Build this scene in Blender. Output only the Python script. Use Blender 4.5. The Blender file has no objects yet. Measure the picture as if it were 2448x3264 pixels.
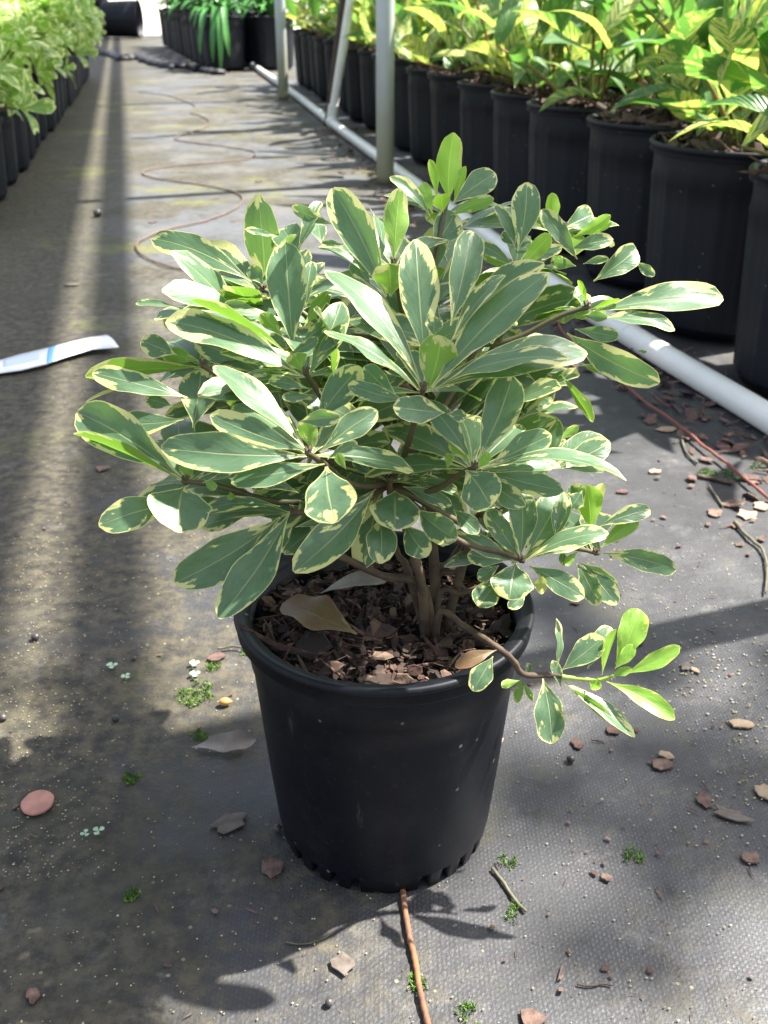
import bpy, math, random
from mathutils import Vector, Matrix, noise as mnoise
rad = math.radians
S = bpy.context.scene
COL = S.collection

# ------------------------------------------------------------ camera
CAM_H, PITCH, FPX = 0.46, rad(27.1), 3246.0        # height (m), tilt down, focal length in photo pixels
cd = bpy.data.cameras.new("camera"); cam = bpy.data.objects.new("camera", cd); COL.objects.link(cam)
cam.location = (0, 0, CAM_H); cam.rotation_euler = (rad(90) - PITCH, 0, 0)
cd.sensor_fit = 'VERTICAL'; cd.sensor_height = 24.0; cd.lens = 24.0 * FPX / 3264.0
cd.clip_start = 0.01; cd.clip_end = 400
cd.dof.use_dof = True; cd.dof.focus_distance = 0.52; cd.dof.aperture_fstop = 12.0
S.camera = cam
# ------------------------------------------------------------ sky, sun, exposure
SUN_EL, SUN_AZ = rad(57), rad(20)                  # azimuth: from +X (right) towards +Y (away)
SUN = Vector((math.cos(SUN_AZ)*math.cos(SUN_EL), math.sin(SUN_AZ)*math.cos(SUN_EL), math.sin(SUN_EL)))
W = bpy.data.worlds.new("World"); S.world = W; W.use_nodes = True
wn = W.node_tree; sky = wn.nodes.new('ShaderNodeTexSky'); sky.sky_type = 'NISHITA'; sky.sun_disc = False
sky.sun_elevation = SUN_EL; sky.sun_rotation = rad(90) - SUN_AZ
sky.dust_density = 2.5; sky.air_density = 1.0; sky.ozone_density = 1.0
hs = wn.nodes.new('ShaderNodeHueSaturation'); hs.inputs['Saturation'].default_value = .62
wn.links.new(sky.outputs[0], hs.inputs['Color']); wn.links.new(hs.outputs[0], wn.nodes['Background'].inputs[0]); wn.nodes['Background'].inputs[1].default_value = 0.092
sd = bpy.data.lights.new("sun", 'SUN'); sun = bpy.data.objects.new("sun", sd); COL.objects.link(sun)
sd.energy = 4.9; sd.angle = rad(0.75); sd.color = (1.0, 0.96, 0.88)
sun.rotation_euler = SUN.to_track_quat('Z', 'Y').to_euler(); sun.location = SUN * 20
vs = S.view_settings; vs.view_transform = 'Standard'; vs.look = 'None'; vs.exposure = 1.86; vs.gamma = 1.0
S.cycles.max_bounces = 8; S.cycles.transparent_max_bounces = 8

# ------------------------------------------------------------ geometry helpers
FWD = Vector((0, math.cos(PITCH), -math.sin(PITCH))); UPV = Vector((0, math.sin(PITCH), math.cos(PITCH))); CP = Vector((0, 0, CAM_H))
def ray(x, y):                                      # photo pixel -> direction with unit depth
    return FWD + Vector((1, 0, 0)) * ((x - 1224) / FPX) + UPV * ((1632 - y) / FPX)
def at_plane(x, y, Y): r = ray(x, y); return CP + r * (Y / r.y)
def ground(x, y, z=0.0): r = ray(x, y); return CP + r * ((z - CAM_H) / r.z)
def depth_of(p): return (p - CP).dot(FWD)
YC = 0.4826                                         # the pot's axis stands here
D_ = Vector((-.1995, .98, 0)); E_ = Vector((.98, .1995, 0))   # along the aisle, across it
def aisle(t, q, z=0): p = D_ * t + E_ * q; p.z = z; return p

def link_mesh(name, verts, faces, mat, parent=None, uv=None, uv2=None, smooth=True):
    me = bpy.data.meshes.new(name); me.from_pydata([tuple(v) for v in verts], [], faces)
    if uv is not None:
        for nm, src in (("UVMap", uv), ("Extra", uv2)):
            if src is None: continue
            l = me.uv_layers.new(name=nm)
            flat = [0.0] * (2 * len(me.loops)); idx = [0] * len(me.loops); me.loops.foreach_get('vertex_index', idx)
            for i, vi in enumerate(idx): flat[2*i] = src[vi][0]; flat[2*i+1] = src[vi][1]
            l.data.foreach_set('uv', flat)
    if smooth: me.polygons.foreach_set('use_smooth', [True] * len(me.polygons))
    mats = mat if isinstance(mat, (list, tuple)) else [mat]
    for m in mats: me.materials.append(m)
    me.update()
    o = bpy.data.objects.new(name, me); COL.objects.link(o)
    if parent is not None: o.parent = parent
    return o
class MB:
    def __init__(s): s.v = []; s.f = []; s.uv = []; s.uv2 = []
    def add(s, v, f, uv=None, uv2=None):
        n = len(s.v); s.v += v; s.f += [tuple(i + n for i in q) for q in f]
        s.uv += uv if uv else [(0, 0)] * len(v); s.uv2 += uv2 if uv2 else [(0, 0)] * len(v)
    def build(s, name, mat, parent=None, smooth=True): return link_mesh(name, s.v, s.f, mat, parent, s.uv, s.uv2, smooth)
    def tube(s, pts, radii, n=8, cap=True):
        v, f = tube_geo(pts, radii, n, cap); s.add(v, f)
def tube_geo(pts, radii, n=8, cap=True):
    if not isinstance(radii, (list, tuple)): radii = [radii] * len(pts)
    v = []; f = []; up = Vector((0.13, 0.21, 0.97)).normalized()
    prev = None
    for i, p in enumerate(pts):
        a = pts[max(0, i-1)]; b = pts[min(len(pts)-1, i+1)]; t = (b - a).normalized()
        if prev is None: s = t.cross(up); s = s.normalized() if s.length > 1e-4 else Vector((1, 0, 0))
        else: s = (prev - t * prev.dot(t)).normalized()
        prev = s; w = t.cross(s)
        for k in range(n):
            an = 2*math.pi*k/n; v.append(p + (s*math.cos(an) + w*math.sin(an)) * radii[i])
    for i in range(len(pts)-1):
        for k in range(n):
            f.append((i*n+k, i*n+(k+1) % n, (i+1)*n+(k+1) % n, (i+1)*n+k))
    if cap:
        f.append(tuple(range(n-1, -1, -1))); f.append(tuple((len(pts)-1)*n+k for k in range(n)))
    return v, f
def smooth_path(pts, per=6):
    out = []; P = [pts[0]] + list(pts) + [pts[-1]]
    for i in range(1, len(P)-2):
        for k in range(per):
            t = k/per; p0, p1, p2, p3 = P[i-1], P[i], P[i+1], P[i+2]
            out.append(0.5*((2*p1) + (p2-p0)*t + (2*p0-5*p1+4*p2-p3)*t*t + (-p0+3*p1-3*p2+p3)*t**3))
    out.append(P[-2]); return out
def lathe(profile, n=96, close_bottom=True):
    v = []; f = []
    for (r, z) in profile:
        for k in range(n):
            a = 2*math.pi*k/n; v.append(Vector((r*math.cos(a), r*math.sin(a), z)))
    for i in range(len(profile)-1):
        for k in range(n): f.append((i*n+k, i*n+(k+1) % n, (i+1)*n+(k+1) % n, (i+1)*n+k))
    return v, f
def empty(name, loc=(0, 0, 0)):
    o = bpy.data.objects.new(name, None); COL.objects.link(o); o.location = loc; o.empty_display_size = .05; return o
def tag(o, label=None, cat=None, group=None, kind=None):
    if label: o['label'] = label
    if cat: o['category'] = cat
    if group: o['group'] = group
    if kind: o['kind'] = kind
    return o

# ------------------------------------------------------------ node helpers
class NT:
    def __init__(s, name):
        s.m = bpy.data.materials.new(name); s.m.use_nodes = True; s.t = s.m.node_tree; s.n = s.t.nodes
        s.out = s.n['Material Output']; s.p = s.n['Principled BSDF']
    def new(s, t, **kw):
        x = s.n.new(t)
        for k, v in kw.items(): setattr(x, k, v)
        return x
    def set(s, sock, v):
        if hasattr(v, 'links') or hasattr(v, 'is_linked'): s.t.links.new(v, sock)
        else: sock.default_value = v
    def math(s, op, a, b=0.0, c=None, clamp=False):
        x = s.new('ShaderNodeMath', operation=op, use_clamp=clamp); s.set(x.inputs[0], a); s.set(x.inputs[1], b)
        if c is not None: s.set(x.inputs[2], c)
        return x.outputs[0]
    def mix(s, f, a, b, mode='MIX'):
        x = s.new('ShaderNodeMix', data_type='RGBA', blend_type=mode); s.set(x.inputs[0], f)
        s.set(x.inputs[6], a if not isinstance(a, tuple) else (*a, 1)[:4]); s.set(x.inputs[7], b if not isinstance(b, tuple) else (*b, 1)[:4]); return x.outputs[2]
    def noise(s, vec, scale, detail=3, rough=.55, dim='3D'):
        x = s.new('ShaderNodeTexNoise', noise_dimensions=dim)
        if vec is not None: s.set(x.inputs['Vector'], vec)
        x.inputs['Scale'].default_value = scale; x.inputs['Detail'].default_value = detail; x.inputs['Roughness'].default_value = rough
        return x.outputs[0]
    def step(s, v, lo, hi):
        x = s.new('ShaderNodeMapRange', interpolation_type='SMOOTHSTEP'); s.set(x.inputs[0], v); s.set(x.inputs[1], lo); s.set(x.inputs[2], hi); return x.outputs[0]
    def comb(s, x, y, z):
        c = s.new('ShaderNodeCombineXYZ'); s.set(c.inputs[0], x); s.set(c.inputs[1], y); s.set(c.inputs[2], z); return c.outputs[0]
    def sep(s, v): c = s.new('ShaderNodeSeparateXYZ'); s.set(c.inputs[0], v); return c.outputs
    def bump(s, h, strength, dist): 
        b = s.new('ShaderNodeBump'); s.set(b.inputs['Height'], h); b.inputs['Strength'].default_value = strength; b.inputs['Distance'].default_value = dist
        s.set(s.p.inputs['Normal'], b.outputs[0]); return b.outputs[0]

def leaf_material(name, green1, green2, cream, under, margin=1.0, trans=.28, rough=.40, rust=1.0, brown=0.0, off=0.0):
    m = NT(name)
    uv = m.sep(m.new('ShaderNodeUVMap', uv_map='UVMap').outputs[0]); ex = m.sep(m.new('ShaderNodeUVMap', uv_map='Extra').outputs[0])
    u = m.math('MULTIPLY_ADD', uv[0], 2.0, -1.0); a = m.math('ABSOLUTE', u); v = uv[1]; edge = ex[0]; rnd = ex[1]
    sgn = m.math('SIGN', u)
    sv = m.math('MULTIPLY_ADD', a, -0.75, m.math('MULTIPLY', v, 3.0))
    vec = m.comb(m.math('MULTIPLY', sv, 3.4), m.math('MULTIPLY_ADD', sgn, 7.3, m.math('MULTIPLY', a, 2.0)), m.math('MULTIPLY', rnd, 91.0))
    nz = m.noise(vec, 1.0, 5, .62)
    lowv = m.comb(m.math('MULTIPLY', v, 2.2), u, m.math('MULTIPLY', rnd, 47.0))
    lo = m.noise(lowv, 1.4, 1, .5)
    base = m.math('MULTIPLY_ADD', m.step(v, .45, 1.0), .29, -.100 + off)
    thr = m.math('MULTIPLY', m.math('ADD', base, m.math('MULTIPLY', m.math('SUBTRACT', lo, .50), 2.5)), margin)
    thr = m.math('MAXIMUM', thr, -.12)
    jag = m.math('MULTIPLY_ADD', m.math('SUBTRACT', nz, .5), 1.65, m.math('SUBTRACT', thr, edge))
    mask = m.step(jag, -.008, .012)
    mask = m.math('MAXIMUM', mask, m.math('MULTIPLY', m.step(m.math('SUBTRACT', .045, edge), 0.0, .02), min(1, margin)))
    gn = m.noise(vec, .55, 3, .6)
    g = m.mix(gn, green1, green2)
    # faint grey-green intermediate zone that variegated leaves have beside the margin
    g = m.mix(m.math('MULTIPLY', m.step(m.noise(lowv, 3.2, 4, .7), .48, .62), .35), g, tuple(c*.62 for c in green1))
    mid = m.step(jag, -.13, -.05)
    pale = tuple(.65*c + .35*d for c, d in zip(green2, cream))
    g = m.mix(m.math('MULTIPLY', mid, .30), g, pale)
    col = m.mix(mask, g, cream)
    rib = m.step(a, m.math('MULTIPLY_ADD', m.math('SUBTRACT', 1.0, v), .085, .026), .004)
    # side veins
    vein = m.math('SINE', m.math('MULTIPLY', sv, 27.0)); veinm = m.math('MULTIPLY', m.step(vein, .80, 1.0), .05)
    col = m.mix(veinm, col, pale)
    col = m.mix(m.math('MULTIPLY', rib, .80), col, tuple(min(1, .45*c + .42*d + .03) for c, d in zip(green2, cream)))
    # underside
    ucol = m.mix(m.math('MULTIPLY', mask, .8), m.mix(m.math('MULTIPLY', veinm, 3.0), under, tuple(c*1.35 for c in under)), tuple(.86*c for c in cream))
    ucol = m.mix(m.math('MULTIPLY', rib, .5), ucol, tuple(min(1, c*2.2) for c in under))
    geo = m.new('ShaderNodeNewGeometry')
    col = m.mix(geo.outputs['Backfacing'], col, ucol)
    if rust > 0:
        vo = m.new('ShaderNodeTexVoronoi'); m.set(vo.inputs['Vector'], m.comb(m.math('MULTIPLY', u, 1.5), m.math('MULTIPLY', v, 4.5), m.math('MULTIPLY', rnd, 31.0))); vo.inputs['Scale'].default_value = 1.5
        c0 = m.sep(vo.outputs['Color'])
        spot = m.math('MULTIPLY', m.step(vo.outputs['Distance'], .085, .05), m.math('GREATER_THAN', c0[0], .86))
        col = m.mix(m.math('MULTIPLY', spot, .8*rust), col, (.30, .09, .02))
        bl = m.math('MULTIPLY', m.step(m.noise(lowv, 5.5, 3, .6), .70, .76), .55)
        col = m.mix(bl, col, (.16, .13, .04))
    if brown > 0:
        bn = m.step(m.math('ADD', m.noise(lowv, 3, 4, .6), m.math('MULTIPLY', v, .35)), .55, .75)
        col = m.mix(m.math('MULTIPLY', bn, brown), col, (.16, .085, .04))
    m.set(m.p.inputs['Base Color'], col); m.p.inputs['Roughness'].default_value = rough
    rr = m.math('MULTIPLY_ADD', m.noise(lowv, 2.6, 3, .6), .25, rough - .12)
    rr = m.math('ADD', rr, m.math('MULTIPLY', geo.outputs['Backfacing'], .22)); m.set(m.p.inputs['Roughness'], rr)
    m.p.inputs['Specular IOR Level'].default_value = .5
    hb = m.math('MULTIPLY_ADD', m.math('MULTIPLY', vein, a), .05, m.math('MULTIPLY_ADD', gn, 1.0, m.math('MULTIPLY', rib, -.8)))
    m.bump(hb, .30, .0010)
    tr = m.new('ShaderNodeBsdfTranslucent')
    tc = m.mix(.5, col, m.mix(mask, tuple(min(1, x) for x in (under[0]*1.5, under[1]*1.7, under[2]*.8)), cream))
    m.set(tr.inputs[0], tc)
    mx = m.new('ShaderNodeMixShader'); mx.inputs[0].default_value = trans
    m.t.links.new(m.p.outputs[0], mx.inputs[1]); m.t.links.new(tr.outputs[0], mx.inputs[2]); m.t.links.new(mx.outputs[0], m.out.inputs[0])
    return m.m
M = {}
M['leaf'] = leaf_material('leaf_variegated', (.076, .150, .078), (.136, .222, .122), (.66, .65, .26), (.19, .34, .05), 1.0, .30, .34)
M['leaf_new'] = leaf_material('leaf_new_growth', (.20, .40, .045), (.27, .47, .07), (.55, .60, .12), (.27, .47, .05), .45, .38, .42, .3)
M['leaf_yellow'] = leaf_material('leaf_yellowed', (.42, .44, .12), (.52, .52, .18), (.64, .62, .24), (.50, .50, .15), 1.0, .3, .45, .5)
M['leaf_brown'] = leaf_material('leaf_browned', (.16, .125, .05), (.17, .11, .05), (.35, .26, .12), (.20, .15, .07), .6, .2, .5, 1.0, .9)
M['leaf_small'] = leaf_material('leaf_shrub', off=.14, *((.12, .28, .05), (.30, .48, .10), (.80, .86, .34), (.22, .40, .06), 1.2, .32, .40, 0))

def simple(name, c1, c2=None, scale=8, rough=.6, bump=0, bdist=.002, detail=4, spec=.5, metal=0, lo=.35, hi=.65):
    m = NT(name); tc = m.new('ShaderNodeTexCoord').outputs['Object']
    if c2 is None: m.p.inputs['Base Color'].default_value = (*c1, 1)
    else: m.set(m.p.inputs['Base Color'], m.mix(m.step(m.noise(tc, scale, detail, .6), lo, hi), c1, c2))
    m.p.inputs['Roughness'].default_value = rough; m.p.inputs['Specular IOR Level'].default_value = spec; m.p.inputs['Metallic'].default_value = metal
    if bump: m.bump(m.noise(tc, scale*3, 4, .6), bump, bdist)
    return m.m

# variegated shell-ginger leaf: oblique yellow stripes
def ginger_material():
    m = NT('ginger_leaf')
    uv = m.sep(m.new('ShaderNodeUVMap', uv_map='UVMap').outputs[0]); ex = m.sep(m.new('ShaderNodeUVMap', uv_map='Extra').outputs[0])
    u = m.math('MULTIPLY_ADD', uv[0], 2.0, -1.0); a = m.math('ABSOLUTE', u); v = uv[1]; rnd = ex[1]
    sv = m.math('MULTIPLY_ADD', a, -1.0, m.math('MULTIPLY', v, 6.0))
    vec = m.comb(m.math('MULTIPLY', sv, 3.0), m.math('MULTIPLY_ADD', m.math('SIGN', u), 5.1, m.math('MULTIPLY', a, .8)), m.math('MULTIPLY', rnd, 77.0))
    nz = m.noise(vec, 1.1, 3, .65)
    bias = m.math('MULTIPLY', m.math('SUBTRACT', rnd, .60), .30)
    mask = m.step(m.math('ADD', nz, bias), .575, .625)
    g = m.mix(m.noise(vec, .5, 2), (.060, .155, .050), (.14, .29, .10))
    col = m.mix(mask, g, (.62, .65, .22))
    rib = m.step(a, .07, .02); col = m.mix(m.math('MULTIPLY', rib, .5), col, (.32, .44, .10))
    m.set(m.p.inputs['Base Color'], col); m.p.inputs['Roughness'].default_value = .36
    m.bump(m.math('SINE', m.math('MULTIPLY', sv, 22.0)), .25, .002)
    tr = m.new('ShaderNodeBsdfTranslucent'); m.set(tr.inputs[0], m.mix(.6, col, m.mix(mask, (.16, .40, .03), (.7, .7, .08))))
    mx = m.new('ShaderNodeMixShader'); mx.inputs[0].default_value = .45
    m.t.links.new(m.p.outputs[0], mx.inputs[1]); m.t.links.new(tr.outputs[0], mx.inputs[2]); m.t.links.new(mx.outputs[0], m.out.inputs[0])
    return m.m
M['ginger'] = ginger_material()
M['ginger_stem'] = simple('ginger_stem', (.08, .15, .02), (.24, .09, .02), 9, .45)
M['strap'] = simple('strap_leaf', (.04, .17, .035), (.10, .30, .06), 5, .4)
M['bark_stem'] = simple('woody_stem', (.05, .030, .018), (.11, .075, .042), 60, .75, .5, .0008)
M['green_stem'] = simple('green_stem', (.060, .060, .022), (.10, .075, .035), 45, .55, .3, .0006)
def plastic(name, base, dust, amt, rough=.42):
    m = NT(name); tc = m.new('ShaderNodeTexCoord').outputs['Object']; o = m.sep(tc)
    n1 = m.noise(tc, 14, 5, .65); n2 = m.noise(tc, 260, 2, .5)
    vo = m.new('ShaderNodeTexVoronoi'); m.set(vo.inputs['Vector'], tc); vo.inputs['Scale'].default_value = 95
    cc = m.sep(vo.outputs['Color'])
    sp = m.math('MULTIPLY', m.step(vo.outputs['Distance'], .15, .07), m.math('GREATER_THAN', cc[0], .76))
    f = m.math('MULTIPLY', m.step(n1, .42, .75), amt)
    col = m.mix(f, base, dust); col = m.mix(m.math('MULTIPLY', m.step(n2, .60, .75), amt*.8), col, dust)
    st = m.noise(m.comb(m.math('MULTIPLY', o[0], 60), m.math('MULTIPLY', o[1], 60), m.math('MULTIPLY', o[2], 12)), 1.0, 4, .7)
    col = m.mix(m.math('MULTIPLY', m.step(st, .64, .74), min(1, amt*1.3)), col, tuple(min(1, d*2.2) for d in dust))
    col = m.mix(m.math('MULTIPLY', sp, .5), col, (.30, .27, .22))
    m.set(m.p.inputs['Base Color'], col); m.set(m.p.inputs['Roughness'], m.math('MULTIPLY_ADD', n1, .3, rough - .08))
    m.p.inputs['Specular IOR Level'].default_value = .25
    m.bump(m.math('ADD', n1, m.math('MULTIPLY', n2, .2)), .15, .0012)
    return m.m
M['pot'] = plastic('black_plastic', (.0026, .0038, .0078), (.026, .026, .028), .45)
M['pot_back'] = plastic('black_plastic_dusty', (.005, .0065, .011), (.014, .016, .022), .40, .5)
M['pot_back'].node_tree.nodes['Principled BSDF'].inputs['Specular IOR Level'].default_value = .32
M['pot_left'] = plastic('grey_black_plastic', (.008, .011, .017), (.022, .026, .036), .5, .5)
def mulch_mat(name, c):
    m = NT(name); tc = m.new('ShaderNodeTexCoord').outputs['Object']; ex = m.sep(m.new('ShaderNodeUVMap', uv_map='Extra').outputs[0])
    ramp = m.new('ShaderNodeValToRGB'); m.set(ramp.inputs[0], ex[1]); e = ramp.color_ramp.elements
    e[0].position = 0; e[0].color = (*c[0], 1); e[1].position = 1; e[1].color = (*c[-1], 1)
    for i, k in enumerate(c[1:-1]): x = ramp.color_ramp.elements.new((i+1)/(len(c)-1)); x.color = (*k, 1)
    n = m.noise(tc, 170, 4, .65); col = m.mix(m.math('MULTIPLY', m.step(n, .35, .7), .75), ramp.outputs[0], tuple(x*.35 for x in c[1]))
    m.set(m.p.inputs['Base Color'], col); m.p.inputs['Roughness'].default_value = .85; m.bump(n, .6, .0015); return m.m
M['mulch'] = mulch_mat('bark_mulch', [(.014, .009, .006), (.036, .019, .012), (.070, .036, .025), (.105, .052, .038), (.038, .021, .014), (.19, .125, .08), (.14, .070, .050)])
M['soil'] = simple('dark_soil', (.012, .008, .006), (.035, .022, .016), 70, .95, 1.0, .006)
M['chip'] = mulch_mat('bark_chip', [(.10, .055, .042), (.13, .075, .06), (.18, .105, .08), (.15, .10, .075), (.21, .135, .10)])
M['chip_grey'] = simple('grey_chip', (.10, .078, .064), (.15, .125, .105), 90, .85, .5, .001)
M['tan'] = simple('tan_chip', (.36, .27, .18), (.27, .19, .12), 90, .8, .4, .001)
M['pvc'] = simple('white_pvc', (.82, .80, .73), (.88, .86, .80), 14, .34, .05, .001, lo=.3, hi=.7)
def post_mat():
    m = NT('galvanised_post_with_algae'); tc = m.new('ShaderNodeTexCoord').outputs['Object']; o = m.sep(tc)
    n = m.noise(tc, 9, 4, .6)
    f = m.step(m.math('ADD', o[2], m.math('MULTIPLY', n, .12)), .52, .02)
    col = m.mix(m.math('MULTIPLY', f, .9), m.mix(n, (.46, .49, .53), (.58, .60, .62)), (.26, .25, .12))
    m.set(m.p.inputs['Base Color'], col); m.set(m.p.inputs['Roughness'], m.math('MULTIPLY_ADD', f, .3, .45)); m.p.inputs['Metallic'].default_value = .25
    return m.m
M['post'] = post_mat()
M['rust'] = simple('rusty_wire', (.30, .12, .045), (.12, .065, .04), 55, .75, .5, .0006)
M['redwire'] = simple('red_brown_wire', (.24, .07, .045), (.17, .06, .045), 30, .6)
M['brownwire'] = simple('faded_brown_wire', (.17, .105, .075), (.13, .09, .065), 20, .7)
M['tagwhite'] = simple('white_plastic_tag', (.86, .87, .88), (.80, .82, .85), 20, .35)
M['tagblue'] = simple('blue_print', (.14, .38, .66)); M['tagpale'] = simple('faded_blue_print', (.60, .69, .80))
M['pink'] = simple('salmon_disc', (.50, .24, .18), (.36, .17, .13), 60, .75, .4, .0008)
M['seed'] = simple('orange_seed', (.50, .22, .06), (.58, .32, .11), 70, .35)
M['dry'] = simple('dry_pale_leaf', (.30, .275, .245), (.20, .165, .135), 35, .7, .4, .001)
M['twig'] = simple('dead_twig', (.13, .125, .075), (.075, .06, .045), 60, .8, .5, .0006)
M['stake'] = simple('brown_stake', (.055, .032, .022), (.09, .055, .04), 20, .7)
M['moss'] = simple('moss', (.05, .12, .010), (.14, .27, .03), 160, .8)
M['sprout'] = simple('pale_seedling', (.30, .46, .27), (.40, .55, .36), 90, .6)
M['pellet'] = simple('dark_pellet', (.035, .03, .028), (.09, .08, .075), 120, .4)
M['cloth'] = simple('crumpled_black_cloth', (.014, .015, .018), (.035, .035, .040), 15, .6, .5, .01)
M['grit'] = mulch_mat('pale_grit', [(.34, .30, .18), (.42, .36, .18), (.50, .48, .38), (.32, .24, .12), (.42, .42, .33)])
M['steel'] = simple('shade_steel', (.45, .46, .48), (.5, .5, .52), 4, .5)
M['sand'] = simple('bright_sand', (.52, .44, .36), (.62, .55, .48), 1.2, .9)

# ground cover cloth
def ground_mat():
    m = NT('woven_ground_cloth'); g = m.new('ShaderNodeNewGeometry').outputs['Position']; o = m.sep(g); x, y = o[0], o[1]
    q = m.math('ADD', m.math('MULTIPLY', x, .98), m.math('MULTIPLY', y, .1995))
    pos = m.comb(x, y, 0.0)
    # weave: rows of little tapes
    k = 2*math.pi/.0024
    wx = m.math('SINE', m.math('MULTIPLY', x, k)); kk = 2*math.pi/.0034
    wob = m.math('MULTIPLY', m.noise(pos, 6, 1), .012)
    ysk = m.math('ADD', m.math('ADD', y, m.math('MULTIPLY', x, -.22)), wob)
    wy = m.math('SINE', m.math('MULTIPLY', ysk, kk))
    par = m.math('SIGN', m.math('SINE', m.math('MULTIPLY', x, k/2)))
    wy2 = m.math('SINE', m.math('ADD', m.math('MULTIPLY', ysk, kk), m.math('MULTIPLY', par, 1.5708)))
    weave = m.math('MULTIPLY', m.math('MULTIPLY_ADD', wx, .5, .5), m.math('MULTIPLY_ADD', wy2, .5, .5))
    big = m.noise(pos, 2.2, 4, .6); mid = m.noise(pos, 9, 5, .65); fine = m.noise(pos, 75, 4, .7); vfine = m.noise(pos, 420, 2, .6)
    streak = m.noise(m.comb(m.math('MULTIPLY', x, 6), m.math('MULTIPLY', ysk, 160), 0.0), 1.0, 2, .6)
    weave = m.math('MULTIPLY', weave, m.math('MULTIPLY_ADD', m.step(mid, .35, .7), .75, .35))
    wnz = m.new('ShaderNodeTexWhiteNoise', noise_dimensions='2D'); m.set(wnz.inputs['Vector'], m.comb(m.math('FLOOR', m.math('MULTIPLY', x, 1/.0024)), m.math('FLOOR', m.math('MULTIPLY_ADD', ysk, 1/.0034, m.math('MULTIPLY', par, .25))), 0.0))
    yarn = m.math('MULTIPLY_ADD', m.noise(m.comb(m.math('MULTIPLY', x, 30), m.math('MULTIPLY', ysk, 300), 0.0), 1.0, 2, .6), 1.3, -.15)
    weave = m.math('MULTIPLY', weave, m.math('MULTIPLY', m.math('MULTIPLY_ADD', wnz.outputs[0], .9, .45), yarn))
    fab = m.mix(weave, (.042, .042, .048), (.155, .155, .172))
    fab = m.mix(m.math('MULTIPLY', m.step(streak, .5, .8), .5), fab, (.030, .031, .036))
    fab = m.mix(m.math('MULTIPLY', m.step(mid, .45, .75), .35), fab, (.135, .135, .155))
    # silt: heavier to the left of the pot and far along the aisle
    bias = m.math('ADD', m.step(q, .16, -.12), m.math('MULTIPLY', m.step(y, 1.2, 2.6), .85)); bias = m.math('MINIMUM', bias, 1.0)
    sl = m.math('ADD', m.math('MULTIPLY', big, .5), m.math('ADD', m.math('MULTIPLY', mid, .42), m.math('MULTIPLY', fine, .16)))
    silt = m.step(m.math('ADD', sl, m.math('MULTIPLY', bias, .19)), .55, .69)
    sc = m.mix(m.step(fine, .32, .68), (.016, .014, .009), (.115, .096, .058)); sc = m.mix(m.math('MULTIPLY', m.step(mid, .5, .7), .5), sc, (.085, .075, .058))
    col = m.mix(m.math('MULTIPLY', silt, .86), fab, sc)
    # pale residue on the far part of the cloth, with yellow-green algae
    far = m.math('MULTIPLY', m.step(y, .9, 2.2), m.step(q, -.22, .0))  # residue kept off the left side, painting the cloth darker where shade falls
    col = m.mix(m.math('MULTIPLY', m.math('MULTIPLY', far, m.step(m.noise(pos, 5, 5, .7), .42, .62)), .75), col, (.150, .148, .150))
    col = m.mix(m.math('MULTIPLY', m.math('MULTIPLY', far, m.step(m.noise(m.comb(x, y, 2.2), 3.4, 4, .6), .50, .60)), .75), col, (.105, .112, .135))
    alg = m.math('MULTIPLY', m.step(m.noise(m.comb(x, y, 3.3), 3.1, 5, .7), .56, .70), m.math('MULTIPLY_ADD', m.step(y, .6, 2.0), .6, .25))
    col = m.mix(alg, col, (.15, .15, .05))
    # dark wet seams of bare cloth
    col = m.mix(m.math('MULTIPLY', m.step(m.noise(m.comb(x, y, 9.1), 7, 4, .7), .60, .68), .4), col, (.035, .036, .042))
    wear = m.noise(pos, 34, 6, .75)
    col = m.mix(m.math('MULTIPLY', m.step(wear, .50, .72), .50), col, (.016, .015, .014))
    col = m.mix(m.math('MULTIPLY', m.step(m.noise(m.comb(x, y, 5.5), 24, 6, .75), .54, .74), .45), col, (.20, .195, .19))
    col = m.mix(m.math('MULTIPLY', m.step(m.noise(m.comb(x, y, 7.7), 13, 5, .7), .56, .70), m.math('MULTIPLY_ADD', bias, -.35, .55)), col, (.060, .058, .036))
    vo = m.new('ShaderNodeTexVoronoi'); m.set(vo.inputs['Vector'], pos); vo.inputs['Scale'].default_value = 150; cc = m.sep(vo.outputs['Color'])
    dots = m.math('MULTIPLY', m.step(vo.outputs['Distance'], .2, .12), m.math('GREATER_THAN', cc[0], m.math('MULTIPLY_ADD', silt, -.16, .965)))
    col = m.mix(m.math('MULTIPLY', dots, .8), col, (.30, .26, .16))
    col = m.mix(m.math('MULTIPLY', m.step(vfine, .62, .75), .30), col, (.02, .018, .015))
    col = m.mix(1.0, col, (.84, .84, .80), 'MULTIPLY')
    col = m.mix(m.math('MULTIPLY', m.step(m.noise(m.comb(x, y, 12.4), 5, 5, .7), .50, .64), m.math('MULTIPLY', bias, .5)), col, (.035, .034, .018))  # olive tone on left and far cloth, painted darker to deepen the shade
    m.set(m.p.inputs['Base Color'], col)
    m.set(m.p.inputs['Roughness'], m.math('MULTIPLY_ADD', silt, .25, .52)); m.p.inputs['Specular IOR Level'].default_value = .5
    h = m.math('ADD', m.math('MULTIPLY', weave, m.math('MULTIPLY_ADD', silt, -.8, 1.0)), m.math('MULTIPLY', m.math('MULTIPLY', fine, silt), 6.0))
    h = m.math('ADD', h, m.math('MULTIPLY', mid, 4.0)); h = m.math('ADD', h, m.math('MULTIPLY', vfine, 1.2))
    m.bump(h, .40, .0006)
    return m.m
M['ground'] = ground_mat()

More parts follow.
